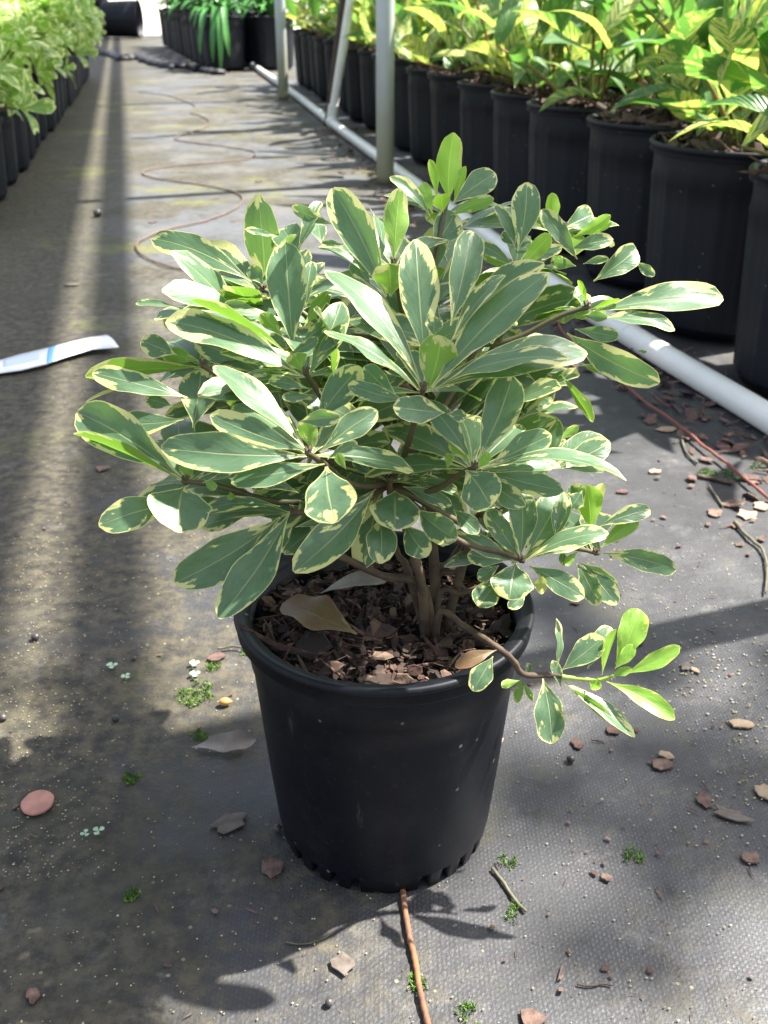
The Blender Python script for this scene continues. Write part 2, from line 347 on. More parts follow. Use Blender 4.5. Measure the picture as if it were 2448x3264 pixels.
# ------------------------------------------------------------ ground
def build_ground():
    xs = []; x = -60.0
    def axis(lo, hi, core_lo, core_hi, st):
        out = [lo]; 
        c = core_lo
        while c < core_hi + 1e-6: out.append(c); c += st
        out.append(hi); return out
    ax = axis(-80, 80, -1.6, 1.6, .05); ay = axis(-40, 200, 0.0, 4.0, .05); v = []; f = []
    for Y in ay:
        for X in ax:
            z = 0.0
            if -1.6 <= X <= 1.6 and 0 <= Y <= 4: z = .0007*mnoise.noise(Vector((X*2.6, Y*2.6, 1.7))) + .0003*mnoise.noise(Vector((X*9, Y*9, 4)))
            v.append((X, Y, z - .0006))
    n = len(ax)
    for j in range(len(ay)-1):
        for i in range(n-1): f.append((j*n+i, j*n+i+1, (j+1)*n+i+1, (j+1)*n+i))
    tag(link_mesh('ground', v, f, M['ground']), kind='structure')
build_ground()
v = [(-30, 13.0, .004), (40, 13.0, .004), (40, 190, .004), (-30, 190, .004)]
tag(link_mesh('path', v, [(0, 1, 2, 3)], M['sand'], smooth=False), kind='structure')

# ------------------------------------------------------------ leaves
def width_profile(v):
    s = math.sin(math.pi * v**1.45)
    return max(s, 0) ** (.88 if v < .62 else .43)
def width_lance(v): return max(math.sin(math.pi * v**.85), 0)**.8 * (1 if v < .6 else max(1-(v-.6)*.35, .0))
def leaf_geo(B, T, n, Wd, curve=.06, cup=.12, rnd=0.0, nu=6, nv=14, prof=width_profile, wave=.0, petw=.05, twist=0.0, lat=None):
    ax = T - B; L = ax.length; t0 = ax / L; n = (n - t0*n.dot(t0)).normalized(); sd = t0.cross(n)
    lat = (math.sin(rnd*97)*.035) if lat is None else lat
    cx = curve*L; C = B + ax*.5 + n*cx*2.0 
    verts = []; uv = []; uv2 = []; hw = Wd/2; ph = rnd*40
    for j in range(nv+1):
        v = j/nv; v = v if j < nv else .9985
        if v > .7: v = .7 + (v-.7)  
        P = B*(1-v)**2 + C*2*v*(1-v) + T*v*v + sd*(lat*L*math.sin(math.pi*v)) - n*(L*.05*max(0, v-.72)**1.5*(3 if rnd > .5 else 1))
        dP = ((C-B)*(1-v) + (T-C)*v).normalized()
        nn = (n - dP*n.dot(dP)).normalized(); ss = dP.cross(nn)
        if twist:
            R = Matrix.Rotation(twist*v, 3, dP); nn = R @ nn; ss = R @ ss
        w = hw*max(prof(v), petw*(1 if v < .5 else 0))
        for i in range(nu+1):
            u = -1 + 2*i/nu
            off = cup*w*abs(u)**1.3 + wave*w*math.sin(v*13 + ph + (1.7 if u > 0 else 0))*u*u
            irr = 1 + .05*math.sin(v*7+ph) + .03*math.sin(v*19+ph*1.7+u*2)*abs(u)
            verts.append(P + ss*(u*w*irr) + nn*off); uv.append((u*.5+.5, v))
            e = min((1-abs(u))*w/hw, (1-v)*L/hw*.85) if v > .5 else (1-abs(u))*w/hw
            uv2.append((e, rnd))
    f = []
    m = nu+1
    for j in range(nv):
        for i in range(nu): f.append((j*m+i, j*m+i+1, (j+1)*m+i+1, (j+1)*m+i))
    return verts, f, uv, uv2
def wind_up(verts, f, n):            # face normals must follow n (the leaf's upper side)
    a, b, c = (verts[k] for k in f[len(f)//2][:3])
    return f if (b-a).cross(c-a).dot(n) > 0 else [q[::-1] for q in f]

# ------------------------------------------------------------ the potted shrub in the middle
HP, RT, RB = .158, .083, .0635
def nursery_pot(name_root, rt, rb, h, mat, parent, ribs=0, detail=True, soil_drop=.018, n=96, lip=.0038, band=.011, foot=True, cz=None):
    prof_out = []
    notch = h*.072
    zs = [notch, h*.10, h*.14, h*.3, h*.5, h*.7, h*.80, h*.805, h*.88, h - band - .002]
    inr = rt - lip - .002
    for z in zs:
        k = (z/h)**.85; r = rb + (inr - rb)*k + (0.0009 if z > h*.802 else 0)
        prof_out.append((r, z))
    bodyP = prof_out + [(inr, h-.004), (inr-.0022, h-.004)] + [(rb + (inr-rb)*(z/h) - .0022, z) for z in (h*.8, h*.4, h*.1)] + [(rb-.004, h*.03), (0.0005, h*.03)]
    v, f = lathe(bodyP, n)
    if ribs:
        for i, p in enumerate(v):
            r = math.hypot(p.x, p.y)
            if p.z < h*.82 and r > rb*.97: a = math.atan2(p.y, p.x); k = 1 + .022*max(0, math.cos(a*ribs))**8; v[i] = Vector((p.x*k, p.y*k, p.z))
    # foot: scalloped drainage openings round the base
    if foot:
        m = 30; per = 10; nn = m*per; base = len(v); z1 = notch
        for k in range(nn):
            a = 2*math.pi*k/nn; ph = (k % per)/per; cut = 0.0
            if ph < .5: cut = math.sin(math.pi*ph/.5)**.5
            if (k // per) % 6 in (4, 5): cut *= .12
            r0 = rb + (inr-rb)*(z1/h)**.85; c, s = math.cos(a), math.sin(a)
            zl = notch*.90*cut
            v += [Vector((r0*c, r0*s, z1)), Vector(((rb-.0005)*c, (rb-.0005)*s, zl)), Vector(((rb-.004)*c, (rb-.004)*s, zl))]
        for k in range(nn):
            a = base+3*k; b = base+3*((k+1) % nn); f += [(a+1, b+1, b, a), (a+2, b+2, b+1, a+1)]
    body = link_mesh('pot', v, f, mat, parent)
    lipP = []
    c0 = rt - lip*.45
    for k in range(13):
        an = rad(-100 + 200*k/12); lipP.append((c0 + lip*.55*math.cos(an), h - lip*.6 + (lip*.62)*math.sin(an)))
    lipP = [(inr-.001, h-band), (rt-.0018, h-band-.0005), (rt-.0008, h-band+.0008)] + lipP + [(inr-.0024, h-.002), (inr-.0024, h-.010)]
    v, f = lathe(lipP, n); link_mesh('rim', v, f, mat, body)
    return inr - .002
def chips(rng, n, spread, zf, size, mb, flat=.5, long=.38):
    for _ in range(n):
        p = spread(rng); z = zf(p); s = size*(.35 + rng.random()**2.2*1.5)
        if rng.random() < long: sx, sy = s*2.3, s*.20
        else: sx, sy = s, s*(.5+.4*rng.random())
        k = rng.randint(5, 7); th = s*rng.uniform(.05, .14); R = Matrix.Rotation(rng.uniform(0, 6.28), 3, 'Z') @ Matrix.Rotation(rng.gauss(0, flat), 3, 'X') @ Matrix.Rotation(rng.gauss(0, flat), 3, 'Y')
        r = [rng.uniform(.7, 1.15) for _ in range(k)]; vs_ = []; ben = rng.uniform(-.3, .3)
        for lay in (0, 1):
            for i in range(k):
                a = 6.283*i/k; q = Vector((sx*r[i]*math.cos(a)*(1-.12*lay), sy*r[i]*math.sin(a)*(1-.12*lay), th*(lay-.5)))
                q.z += ben*q.x*q.x/max(sx, 1e-6); vs_.append(Vector((p[0], p[1], z)) + R @ q)
        fs = [tuple(range(k-1, -1, -1)), tuple(range(k, 2*k))] + [(i, (i+1) % k, k+(i+1) % k, k+i) for i in range(k)]
        rr = rng.random(); mb.add(vs_, fs, None, [(0, rr)]*(2*k))
def soil_top(r, z, parent, rng, nchips, csize, bumpy=.004):
    v = [Vector((0, 0, z+bumpy))]; f = []; nr, na = 10, 40
    for i in range(1, nr+1):
        for k in range(na):
            a = 6.283185*k/na; R = r*i/nr; x, y = R*math.cos(a), R*math.sin(a)
            v.append(Vector((x, y, z + bumpy*(1.2*mnoise.noise(Vector((x*40, y*40, z*9+1))) + .5) - .004*(i/nr)**6)))
    for k in range(na): f.append((0, 1+k, 1+(k+1) % na))
    for i in range(nr-1):
        for k in range(na): a = 1+i*na; f.append((a+k, a+na+k, a+na+(k+1) % na, a+(k+1) % na))
    s = link_mesh('soil', v, f, M['soil'], parent)
    mb = MB()
    def sp(g):
        R = r*.94*math.sqrt(g.random()); a = g.uniform(0, 6.283); return (R*math.cos(a), R*math.sin(a))
    chips(rng, nchips, sp, lambda p: z + bumpy*.9 + rng.random()*.006, csize, mb, .45)
    if nchips > 700:
        big_ = MB(); chips(rng, 20, lambda g: (lambda R, a: (R*math.cos(a), R*math.sin(a)))(r*.88*math.sqrt(g.random()), g.uniform(0, 6.28)), lambda p: z + bumpy + .006, .0088, big_, .22, .2)
        mb.add(big_.v, big_.f, big_.uv, big_.uv2)
    mb.build('bark_mulch', M['mulch'], parent, smooth=False)

root = empty('potted_shrub', (0, YC, 0))
tag(root, 'variegated shrub with cream-edged leaves in a black plastic pot standing alone in the aisle', 'potted plant')
rng = random.Random(5)
rin = nursery_pot('p', RT, RB, HP, M['pot'], root, n=128, soil_drop=.02)
soil_top(rin-.001, HP-.024, root, rng, 1500, .0038, .009)
ROFF = Vector((0, YC, 0))

CR = {'R2': (1224, 0, 1.3554), 'R3': (200, 550, 1.8433), 'R4': (900, 400, 1.659), 'R5': (200, 1150, 1.659), 'R6': (1100, 1100, 1.5082),
      'S1': (650, 1650, 1.508), 'S2': (1350, 1850, 1.511), 'S7': (1850, 900, 2.2124), 'T1': (1600, 850, 2.0738), 'T4': (1550, 1250, 1.8474), 'T5': (1150, 1200, 2.765), 'R1': (0, 0, 1.3554), 'L2': (0, 0, 2.37)}
def px(c, x, y): o = CR[c]; return (o[0] + x/o[2], o[1] + y/o[2])

# whorls of leaves: name, crop, centre, offset of the shoot tip from the pot axis (m, + away), node it springs from,
# then leaves: crop, base x y, tip x y, width, side, slant towards the camera ('a' = judge by the outline)
WH = '''
W R4 860 440 .045 B
R4 880 410 905 38 145 NL -.05
R4 815 385 780 180 48 NL a
R4 795 465 735 305 82 N a
R4 905 410 968 215 50 NL a
R4 900 410 1128 252 140 U -.2
R4 850 460 845 362 98 NL a
R4 890 475 1118 385 80 L .1
R4 785 485 572 268 62 U .1
R4 780 660 915 460 150 U -.2
R4 880 610 1270 404 36 U 0
W R4 745 1395 -.062 A
R4 770 1395 840 1110 228 L .35
R4 800 1110 800 1012 100 U .3
R4 790 1385 1402 775 215 U -.12
R4 735 1370 235 755 150 U -.1
R4 720 1400 222 1085 86 U .15
R4 790 1405 1515 1228 84 U .2
R4 810 1395 1612 1195 205 U -.15
R4 752 1250 705 595 215 U -.2
R4 890 1060 1005 558 182 U -.25
R4 900 1130 1172 782 110 U -.35
R6 290 262 15 190 92 U .15
R6 250 250 90 100 110 U -.4
R6 480 325 232 295 135 U .4
R6 490 330 585 345 60 U .2
W R4 590 730 .0 B
R4 550 905 265 330 195 U .05
R4 270 525 50 425 72 U .1
R4 85 650 200 400 72 U -.2
R4 590 725 620 330 140 L .1
R4 572 905 560 732 190 L .45
R4 510 740 470 440 66 U -.4
R4 430 775 185 642 48 U .0
R4 330 630 205 620 36 U a
R4 470 850 380 700 100 U -.4
R4 640 900 820 760 90 U -.5
R4 620 840 700 640 90 U -.5
W R4 1240 745 .025 A
R4 1245 665 1292 297 158 U -.1
R4 1232 655 1128 415 60 U .1
R4 1255 745 1418 574 98 NL .1
R4 1225 745 1013 610 72 U .2
R4 1230 640 1165 560 70 U -.4
R4 1270 740 1480 640 70 U -.1
R4 1230 760 1060 690 60 L a
W R2 775 985 .05 A
R2 745 965 725 833 62 NL 0
R2 775 985 905 925 110 U -.5
R2 815 1025 980 930 52 NL .1
R2 890 1012 982 958 42 NL a
R2 800 1080 990 1032 70 U .0
R2 835 1120 680 905 85 U .1
R2 760 1000 650 940 50 U -.3
R2 830 1150 720 1130 60 U a
W S7 45 175 .015 B
S7 90 205 1012 98 192 U -.05
S7 80 262 666 335 84 U .15
S7 75 190 282 122 46 NL .1
S7 10 235 190 250 75 U .3
S7 -60 250 70 215 75 L .3
T1 555 260 505 88 38 NL a
R2 905 1215 1092 1075 112 U -.1
R2 1090 1130 1168 1192 46 U .3
R2 860 1140 970 1116 36 U a
S7 -40 330 272 385 112 U .1
T1 430 440 1040 770 208 U .3
S7 -30 590 472 742 62 U .2
S7 395 478 470 492 24 U a
T1 395 715 608 1025 72 L .2
T1 520 640 700 690 60 L a
T1 460 220 530 130 60 U a
T1 430 330 700 210 80 U -.4
W R3 1430 1180 -.045 A
R3 1400 1195 607 868 172 U .0
R3 1320 1130 755 815 66 U .0
R3 1340 1075 750 742 72 L .05
R3 1405 1165 1355 1065 135 L .5
R3 1335 1065 1502 975 70 U .4
R3 1405 1000 1548 885 80 U -.1
R5 1335 330 1575 30 178 U .0
R3 1440 1200 1640 760 180 U -.3
R5 1320 180 1160 190 60 U .3
R5 1500 60 1659 180 110 U .1
R3 1480 1090 1659 900 90 U .0
R3 1450 1270 1210 1220 80 U -.3
W R3 1380 1040 -.01 A
R3 1352 1035 1308 405 240 U -.05
R3 1290 955 1158 830 92 L .2
R3 1330 1040 1210 960 90 U -.3
R3 1430 790 1465 520 86 U -.3
R3 1180 1000 1045 890 86 U -.2
R3 1130 800 950 770 60 U .1
R3 1420 900 1560 700 80 L -.2
W R3 1180 690 .03 B
R3 1110 640 520 385 172 U -.05
R3 1175 715 885 715 62 L .1
R3 1170 620 1372 365 80 L -.1
R3 1390 520 1290 325 180 U -.5
R3 1262 375 1073 330 46 U .1
R3 1395 440 1480 205 84 U -.1
R3 1530 430 1500 300 92 U a
R3 1180 665 1098 550 92 U -.2
R3 930 770 930 640 60 NL -.2
R3 1100 900 980 760 90 U -.3
R3 860 790 755 650 150 U -.2
R3 660 785 428 768 50 U .0
R3 720 840 598 905 110 Y .2
R3 960 780 700 850 70 U .2
W R3 825 1135 -.005 A
R3 670 1070 458 985 135 U .1
R3 800 1105 575 1065 96 L .1
R3 830 1142 132 1186 84 L .05
R5 660 195 155 62 118 U .1
R3 1210 1200 770 990 165 U -.1
R5 690 355 732 45 215 U -.2
R5 640 310 215 330 135 U .15
R5 330 135 116 220 26 Y .1
R5 580 240 440 200 90 U -.2
R5 900 260 880 130 90 L a
W R5 1300 490 -.088 A
R5 1295 503 518 460 210 U .05
R5 1275 475 780 285 162 U -.05
R5 1268 450 800 25 132 U -.15
R5 1320 470 1275 315 112 L .4
R5 1245 325 1470 300 92 U .4
R5 1362 485 1665 262 140 U -.2
R5 1395 560 1440 852 285 U .8
R5 1385 545 888 640 112 U -.1
R5 1500 575 1452 490 52 L a
R5 1400 520 1560 430 60 U -.4
W R5 650 640 -.045 A
R5 620 625 62 378 78 L .05
R5 632 622 75 268 250 U -.1
R5 655 645 650 540 72 L .2
R5 640 668 610 902 335 U 1.0
R5 620 750 190 870 168 U .4
R5 740 645 1130 530 76 U -.2
R5 745 625 812 675 50 L a
R5 885 690 890 735 40 L a
W R5 1225 805 -.055 A
R5 1200 800 825 1360 205 U .35
R5 1150 830 592 1175 235 U .2
R5 1150 770 740 790 80 U -.1
R5 1220 870 1095 992 92 U .3
R5 1640 700 1225 1115 195 U .4
R5 1420 830 1505 925 70 U .4
R5 1230 880 1600 830 90 U .1
R5 1250 700 1000 610 90 U -.3
W R6 215 650 -.035 A
R6 240 700 240 885 240 U .8
R6 165 830 170 1048 152 U .7
R6 290 860 395 1015 130 U .5
R6 350 790 535 935 140 U .6
R6 280 680 512 770 72 U .2
R6 520 790 642 905 88 U .3
T5 250 640 240 470 100 U a
T5 390 570 385 395 85 U a
T5 420 640 570 480 75 U a
T5 290 790 235 745 40 U a
T5 330 780 425 735 35 U a
T5 380 890 470 815 55 U a
T5 440 860 600 830 70 U .1
T5 330 880 850 600 120 U -.3
T5 460 920 850 1010 80 U .1
R6 60 900 -40 800 110 U -.2
R6 140 640 40 540 60 U -.3
R6 150 690 20 830 60 U .2
W R6 620 590 -.062 A
R6 640 545 805 145 192 U -.1
R6 690 575 992 430 142 U -.05
R6 610 560 383 265 112 U .0
R6 655 600 1354 640 84 U .1
R6 660 600 1000 588 60 U -.1
R6 680 608 1052 702 116 U .2
R6 640 620 866 772 108 U .4
R6 580 600 700 775 215 U .6
R6 640 595 690 515 62 N .2
R6 490 595 505 520 46 L a
R6 610 560 500 470 70 L -.3
W R6 985 580 .03 C
R6 970 590 972 332 142 U -.1
R6 1000 585 1277 465 124 U -.25
R6 1030 460 1122 388 46 L 0
R6 800 390 1118 292 56 U .0
R6 870 200 1000 272 135 U .1
R6 960 600 830 560 90 U -.3
R6 950 500 900 420 70 U -.4
R6 1060 590 1085 570 30 Y a
W R6 845 1035 -.02 A
R6 838 1020 682 792 112 U .0
R6 842 1020 845 700 150 U -.2
R6 860 1030 1045 700 185 U -.2
R6 865 1035 1265 900 92 U .1
R6 830 1045 530 892 92 U .1
R6 820 1045 790 1222 198 U .7
R6 885 1062 1150 1212 122 U .2
R6 900 1150 972 1160 82 Y .3
R6 760 1045 588 1010 92 U .0
R6 740 1130 640 1255 132 U .5
R6 870 1190 785 1262 66 U .4
R6 740 1060 640 1130 72 U .2
R6 1010 925 1042 745 72 U -.1
R6 680 925 598 858 52 U .1
R6 670 920 760 890 50 L 0
W R6 1205 1000 .0 A
R6 1240 1000 1592 1080 112 U .1
R6 1230 975 1412 838 84 L -.05
R6 1225 870 1468 790 92 U -.2
R6 1180 890 1162 672 135 NL -.05
R6 1230 1005 1142 862 60 U .2
R6 1125 1045 1312 1160 64 U .2
R6 1115 1050 1215 1252 104 U .4
R6 1150 1060 1308 1246 110 U .3
R6 1040 985 1050 1060 40 U a
R6 1190 800 1240 665 64 Y -.2
R6 1140 700 1080 785 84 U .1
R6 1120 990 1060 1060 40 L a
R6 1150 780 1090 670 90 U -.3
W S2 345 345 -.066 X
S2 352 335 152 415 72 B .15
S2 335 365 238 532 110 U .2
W S2 660 460 -.045 X
S2 498 460 508 398 36 U a
S2 470 470 448 590 48 L a
S2 480 485 526 580 30 L a
S2 462 482 374 506 44 L a
S2 640 425 640 183 46 U .0
S2 662 520 622 385 52 U a
S2 665 432 866 275 130 U .0
S2 790 425 905 225 112 U -.3
S2 575 472 620 786 154 U .4
S2 680 488 1022 752 92 U .2
S2 690 505 908 686 44 L .1
W S2 875 475 -.045 X
S2 925 405 1040 138 142 N -.1
S2 860 455 925 232 46 NL 0
S2 920 425 1012 310 66 N .0
S2 968 452 1236 318 86 N .0
S2 882 487 1212 668 92 N .25
S2 800 490 850 520 60 N a
S2 905 460 1002 425 44 N .2
'''
rngl = random.Random(11)
def unit_toward_camera(p): return (CP - p).normalized()
whorls = []; cur = None
for line in WH.strip().splitlines():
    k = line.split()
    if k[0] == 'W':
        cx_, cy_ = px(k[1], float(k[2]), float(k[3])); cur = dict(c=at_plane(cx_, cy_, YC + float(k[4])), node=k[5], leaves=[]); whorls.append(cur)
    else:
        b = px(k[0], float(k[1]), float(k[2])); t = px(k[0], float(k[3]), float(k[4])); w = float(k[5])/CR[k[0]][2]; cur['leaves'].append((b, t, w, k[6], k[7]))
CAL = {'pick': []}
all_leaves = []
for wi, wh in enumerate(whorls):
    dz = depth_of(wh['c'])
    for (b, t, w, side, s) in wh['leaves']:
        proj = math.hypot(t[0]-b[0], t[1]-b[1]); r = w/max(proj, 1); under = 'L' in side
        if s == 'a':
            s_ = min(1.0, math.sqrt(max((r/.42)**2 - 1, 0.0))); s_ *= 1 if (under or t[1] > b[1]) else -1
        else: s_ = float(s)
        jit = rngl.uniform(-.003, .003)
        B = CP + ray(*b)*(dz+jit); Lm = proj*dz/FPX; T = CP + ray(*t)*(dz + jit - s_*Lm)
        B = B.lerp(wh['c'], .0); L = (T-B).length; wr = w*dz/FPX*.98
        wreal = max(wr, .27*L); phi = math.acos(min(1, wr/wreal))
        axd = (T-B).normalized(); view = unit_toward_camera((B+T)/2); n0 = (view - axd*view.dot(axd)).normalized()
        if under: n0 = -n0
        c1 = Matrix.Rotation(phi, 3, axd) @ n0; c2 = Matrix.Rotation(-phi, 3, axd) @ n0
        n = c1 if c1.z > c2.z else c2
        if L < .02: curve, cup = .03, .25
        else: curve, cup = (rngl.uniform(.01, .12), rngl.uniform(.02, .34)) if not under else (rngl.uniform(-.01, .05), rngl.uniform(.15, .35))
        T.z = max(T.z, .008)
        vv, ff, uu, u2 = leaf_geo(B, T, n, wreal, curve, cup, rngl.random(), 6, 16, wave=rngl.uniform(.03, .16), twist=rngl.uniform(-.38, .38))
        ff = wind_up(vv, ff, n)
        mat = 'leaf_new' if 'N' in side else 'leaf_yellow' if 'Y' in side else 'leaf_brown' if 'B' in side else 'leaf'
        all_leaves.append(dict(w=wi, area=w*proj*(1 if 'L' not in side or True else 1), geo=(vv, ff, uu, u2), mat=mat, B=B))
for wi, wh in enumerate(whorls[:-3]):
    c = wh['c'] - Vector((0, -.006, .004)); k = 6
    for j in range(k):
        az = rngl.uniform(.15, math.pi-.15); el = rngl.uniform(-.45, .25); L = rngl.uniform(.038, .060)
        d = Vector((math.cos(az)*math.cos(el), math.sin(az)*math.cos(el), math.sin(el))); B = c; T = c + d*L
        T.x = max(-.115, min(.125, T.x))
        n = (Vector((0, -.2, 1)) - d*(d.z-.2*d.y)).normalized()
        g = leaf_geo(B, T, n, L*rngl.uniform(.28, .36), .07, .15, rngl.random(), 4, 9, wave=.06)
        all_leaves.append(dict(w=wi, area=9, geo=(g[0], wind_up(g[0], g[1], n), g[2], g[3]), mat='leaf', B=B))
# behind the visible shoots the crown goes on: shoots on the far side
back = []
for k in range(13):
    a = rngl.uniform(0, math.pi); rr_ = rngl.uniform(.03, .10)
    c = Vector((rr_*1.05*math.cos(a)*(1.0), YC + .05 + rr_*.75*math.sin(a), rngl.uniform(.22, .305)))
    back.append(c)
    nl = rngl.randint(7, 9)
    for j in range(nl):
        az = 6.283*j/nl + rngl.uniform(-.25, .25); el = rngl.uniform(.0, .7); L = rngl.uniform(.045, .075)
        d = Vector((math.cos(az)*math.cos(el), math.sin(az)*math.cos(el), math.sin(el))); B = c + d*.004; T = c + d*L
        n = (Vector((0, 0, 1)) - d*d.z).normalized()
        g = leaf_geo(B, T, n, L*rngl.uniform(.27, .34), .07, .15, rngl.random(), 4, 9, wave=.06)
        all_leaves.append(dict(w=-1-k, area=10, geo=(g[0], wind_up(g[0], g[1], n), g[2], g[3]), mat='leaf', B=B))
for j in range(95):
    a = rngl.uniform(0, 6.28); rr_ = math.sqrt(rngl.random()); c = Vector((-.008 + .085*rr_*math.cos(a), YC + .03 + .055*rr_*math.sin(a), rngl.uniform(.215, .315)))
    d = Vector((c.x*6 + rngl.uniform(-.7, .7), rngl.uniform(-.6, .6), rngl.uniform(-.2, .8))).normalized(); L = rngl.uniform(.042, .062); T = c + d*L
    n = Vector((0, -.55, 1)); n = (n - d*n.dot(d)).normalized()
    g = leaf_geo(c, T, n, L*rngl.uniform(.30, .38), .07, .15, rngl.random(), 4, 9, wave=.08)
    all_leaves.append(dict(w=0, area=8, geo=(g[0], wind_up(g[0], g[1], n), g[2], g[3]), mat='leaf', B=c))
for j in range(34):
    a = rngl.uniform(2.9, 6.4); rr_ = rngl.uniform(.35, 1); c = Vector((.004 + .080*rr_*math.cos(a), YC + .030 + .022*rr_*math.sin(a), rngl.uniform(.205, .250)))
    d = Vector((math.cos(a) + rngl.uniform(-.5, .5), .6*math.sin(a), rngl.uniform(-.75, .15))).normalized(); L = rngl.uniform(.028, .048); T = c + d*L; T.z = max(T.z, .168)
    d = (T - c).normalized(); L = (T-c).length; n = Vector((0, -.6, 1)); n = (n - d*n.dot(d)).normalized()
    g = leaf_geo(c, T, n, L*rngl.uniform(.32, .42), .07, .15, rngl.random(), 4, 9, wave=.08)
    all_leaves.append(dict(w=0, area=8, geo=(g[0], wind_up(g[0], g[1], n), g[2], g[3]), mat='leaf', B=c))
def loc(vs_): return [v - ROFF for v in vs_]
# stems
trunk_base = at_plane(*px('S1', 1105, 440), YC - .012); trunk_base.z = HP - .03
tb = trunk_base
nodeA = at_plane(*px('R6', 215, 665), YC - .02); nodeB = at_plane(*px('R4', 690, 1130), YC + .01); nodeC = at_plane(*px('R6', 640, 820), YC + .005)
def stem_obj(pts, r0, r1, mat, name='stem', parent=root):
    p = smooth_path(pts, 6); n = len(p); rs = [.62*(r0 + (r1-r0)*i/(n-1))*(1 + .10*math.sin(i*1.9+r0*9e3)) for i in range(n)]
    v, f = tube_geo(loc(p), rs, 9); return link_mesh(name, v, f, mat, parent)
def mid(a, b, t, sag=0, dx=0, dy=0): return a.lerp(b, t) + Vector((dx, dy, -sag))
stem_obj([tb + Vector((0, 0, -.012)), tb + Vector((-.004, 0, .012)), mid(tb, nodeA, .5, 0, .004), nodeA], .0058, .0032, M['bark_stem'])
stem_obj([tb + Vector((.002, .004, -.01)), mid(tb, nodeB, .3, 0, .004, .004), mid(tb, nodeB, .65, 0, .003), nodeB], .0052, .0028, M['bark_stem'])
stem_obj([tb + Vector((.004, .003, -.01)), mid(tb, nodeC, .5, .004), nodeC], .005, .0032, M['bark_stem'])
for (xa, ya, xb, yb, dy0, dy1, r) in ((1380, 1120, 620, 170, -.01, .0, .0042), (1110, 290, 1250, 110, .0, .02, .0034), (1120, 300, 1300, 190, .0, .0, .0030), (1135, 370, 1330, 330, -.01, -.01, .0030), (980, 260, 900, 90, .0, .01, .0034)):
    if ya > 1000: a = at_plane(*px('S1', 1060, 345), YC-.012); b = at_plane(*px('S1', 640, 175), YC-.02)
    else: a = at_plane(*px('S1', xa, ya), YC+dy0); b = at_plane(*px('S1', xb, yb), YC+dy1)
    stem_obj([tb + Vector((0, 0, -.004)), a, mid(a, b, .5, .002), b], r, r*.75, M['bark_stem'])
NODE = {'A': nodeA, 'B': nodeB, 'C': nodeC}
twigs = {}
for wi, wh in enumerate(whorls):
    c = wh['c']
    if wh['node'] == 'X': continue
    st = NODE[wh['node']]
    m_ = mid(st, c, .5, .006 + .05*abs(c.x-st.x)); tip = c + (c - m_).normalized()*.002
    twigs[wi] = stem_obj([st, m_, mid(st, c, .85, .002), tip], .0029, .0019, M['green_stem'] if wi not in (12, 15, 16) else M['bark_stem'], 'twig')
    bud, bf = [], []
    bm_ = MB()
    for j in range(5):
        a = 6.283*j/5; d = Vector((math.cos(a)*.5, math.sin(a)*.5, .8)).normalized(); bm_.tube(loc([c - d*.001, c + d*.0035]), [.0012, .0004], 5)
    bm_.build('bud', M['bark_stem'], twigs[wi])
low = [at_plane(*px('S2', x, y), YC + d) for x, y, d in ((85, 155, -.02), (200, 225, -.03), (352, 322, -.060), (430, 385, -.058), (482, 452, -.050), (620, 455, -.045), (665, 462, -.045))]
low = [tb.lerp(low[0], .25) - Vector((0, 0, .004))] + low
tw_low = stem_obj(low, .0032, .0024, M['bark_stem'], 'twig')
tw_tip = stem_obj([at_plane(*px('S2', x, y), YC-.045) for x, y in ((660, 462), (760, 475), (850, 478), (915, 455))], .0021, .0013, M['leaf_new'], 'twig')
twigs[len(whorls)-2] = tw_low; twigs[len(whorls)-3] = tw_low; twigs[len(whorls)-1] = tw_tip
for k, c in enumerate(back): twigs[-1-k] = stem_obj([nodeB.lerp(nodeA, (k % 3)/3), mid(nodeB, c, .5, .02), c], .0026, .0017, M['bark_stem'], 'twig')
all_leaves.sort(key=lambda d: -d['area'])
rest = {}
for i, lf in enumerate(all_leaves):
    vv, ff, uu, u2 = lf['geo']; vv = loc(vv)
    if i < 100: link_mesh('leaf', vv, ff, M[lf['mat']], twigs[lf['w']], uu, u2)
    else: rest.setdefault(lf['mat'], MB()).add(vv, ff, uu, u2)
fv = MB(); mats = sorted(rest); nf = []
for i, k in enumerate(mats): fv.add(rest[k].v, rest[k].f, rest[k].uv, rest[k].uv2); nf += [i]*len(rest[k].f)
fo = fv.build('foliage', [M[k] for k in mats], root); fo.data.polygons.foreach_set('material_index', nf); fo['kind'] = 'stuff'

# ------------------------------------------------------------ things lying in the pot
def free_leaf(name, B, T, n, w, mat, label, cat, curve=.05, cup=.2, twist=.3, parent=None, seed=.3):
    g = leaf_geo(Vector(B), Vector(T), Vector(n), w, curve, cup, seed, 6, 14, wave=.15, twist=twist)
    o = link_mesh(name, g[0], wind_up(g[0], g[1], Vector(n)), mat, parent, g[2], g[3]); tag(o, label, cat); return o
zs = HP - .005
a = ground(*px('S1', 735, 560), zs); b = ground(*px('S1', 385, 405), zs+.004)
free_leaf('dead_leaf', a, b, (0, -.35, .95), .026, M['leaf_brown'], 'curled brown fallen leaf lying on the bark mulch in the pot', 'dead leaf', .06)
a = ground(*px('S1', 560, 365), zs+.004); b = ground(*px('S1', 880, 300), zs+.006)
free_leaf('dead_leaf', a, b, (.1, -.3, .95), .010, M['dry'], 'withered grey leaf behind the brown one in the pot, against the stems', 'dead leaf', .08, .5)

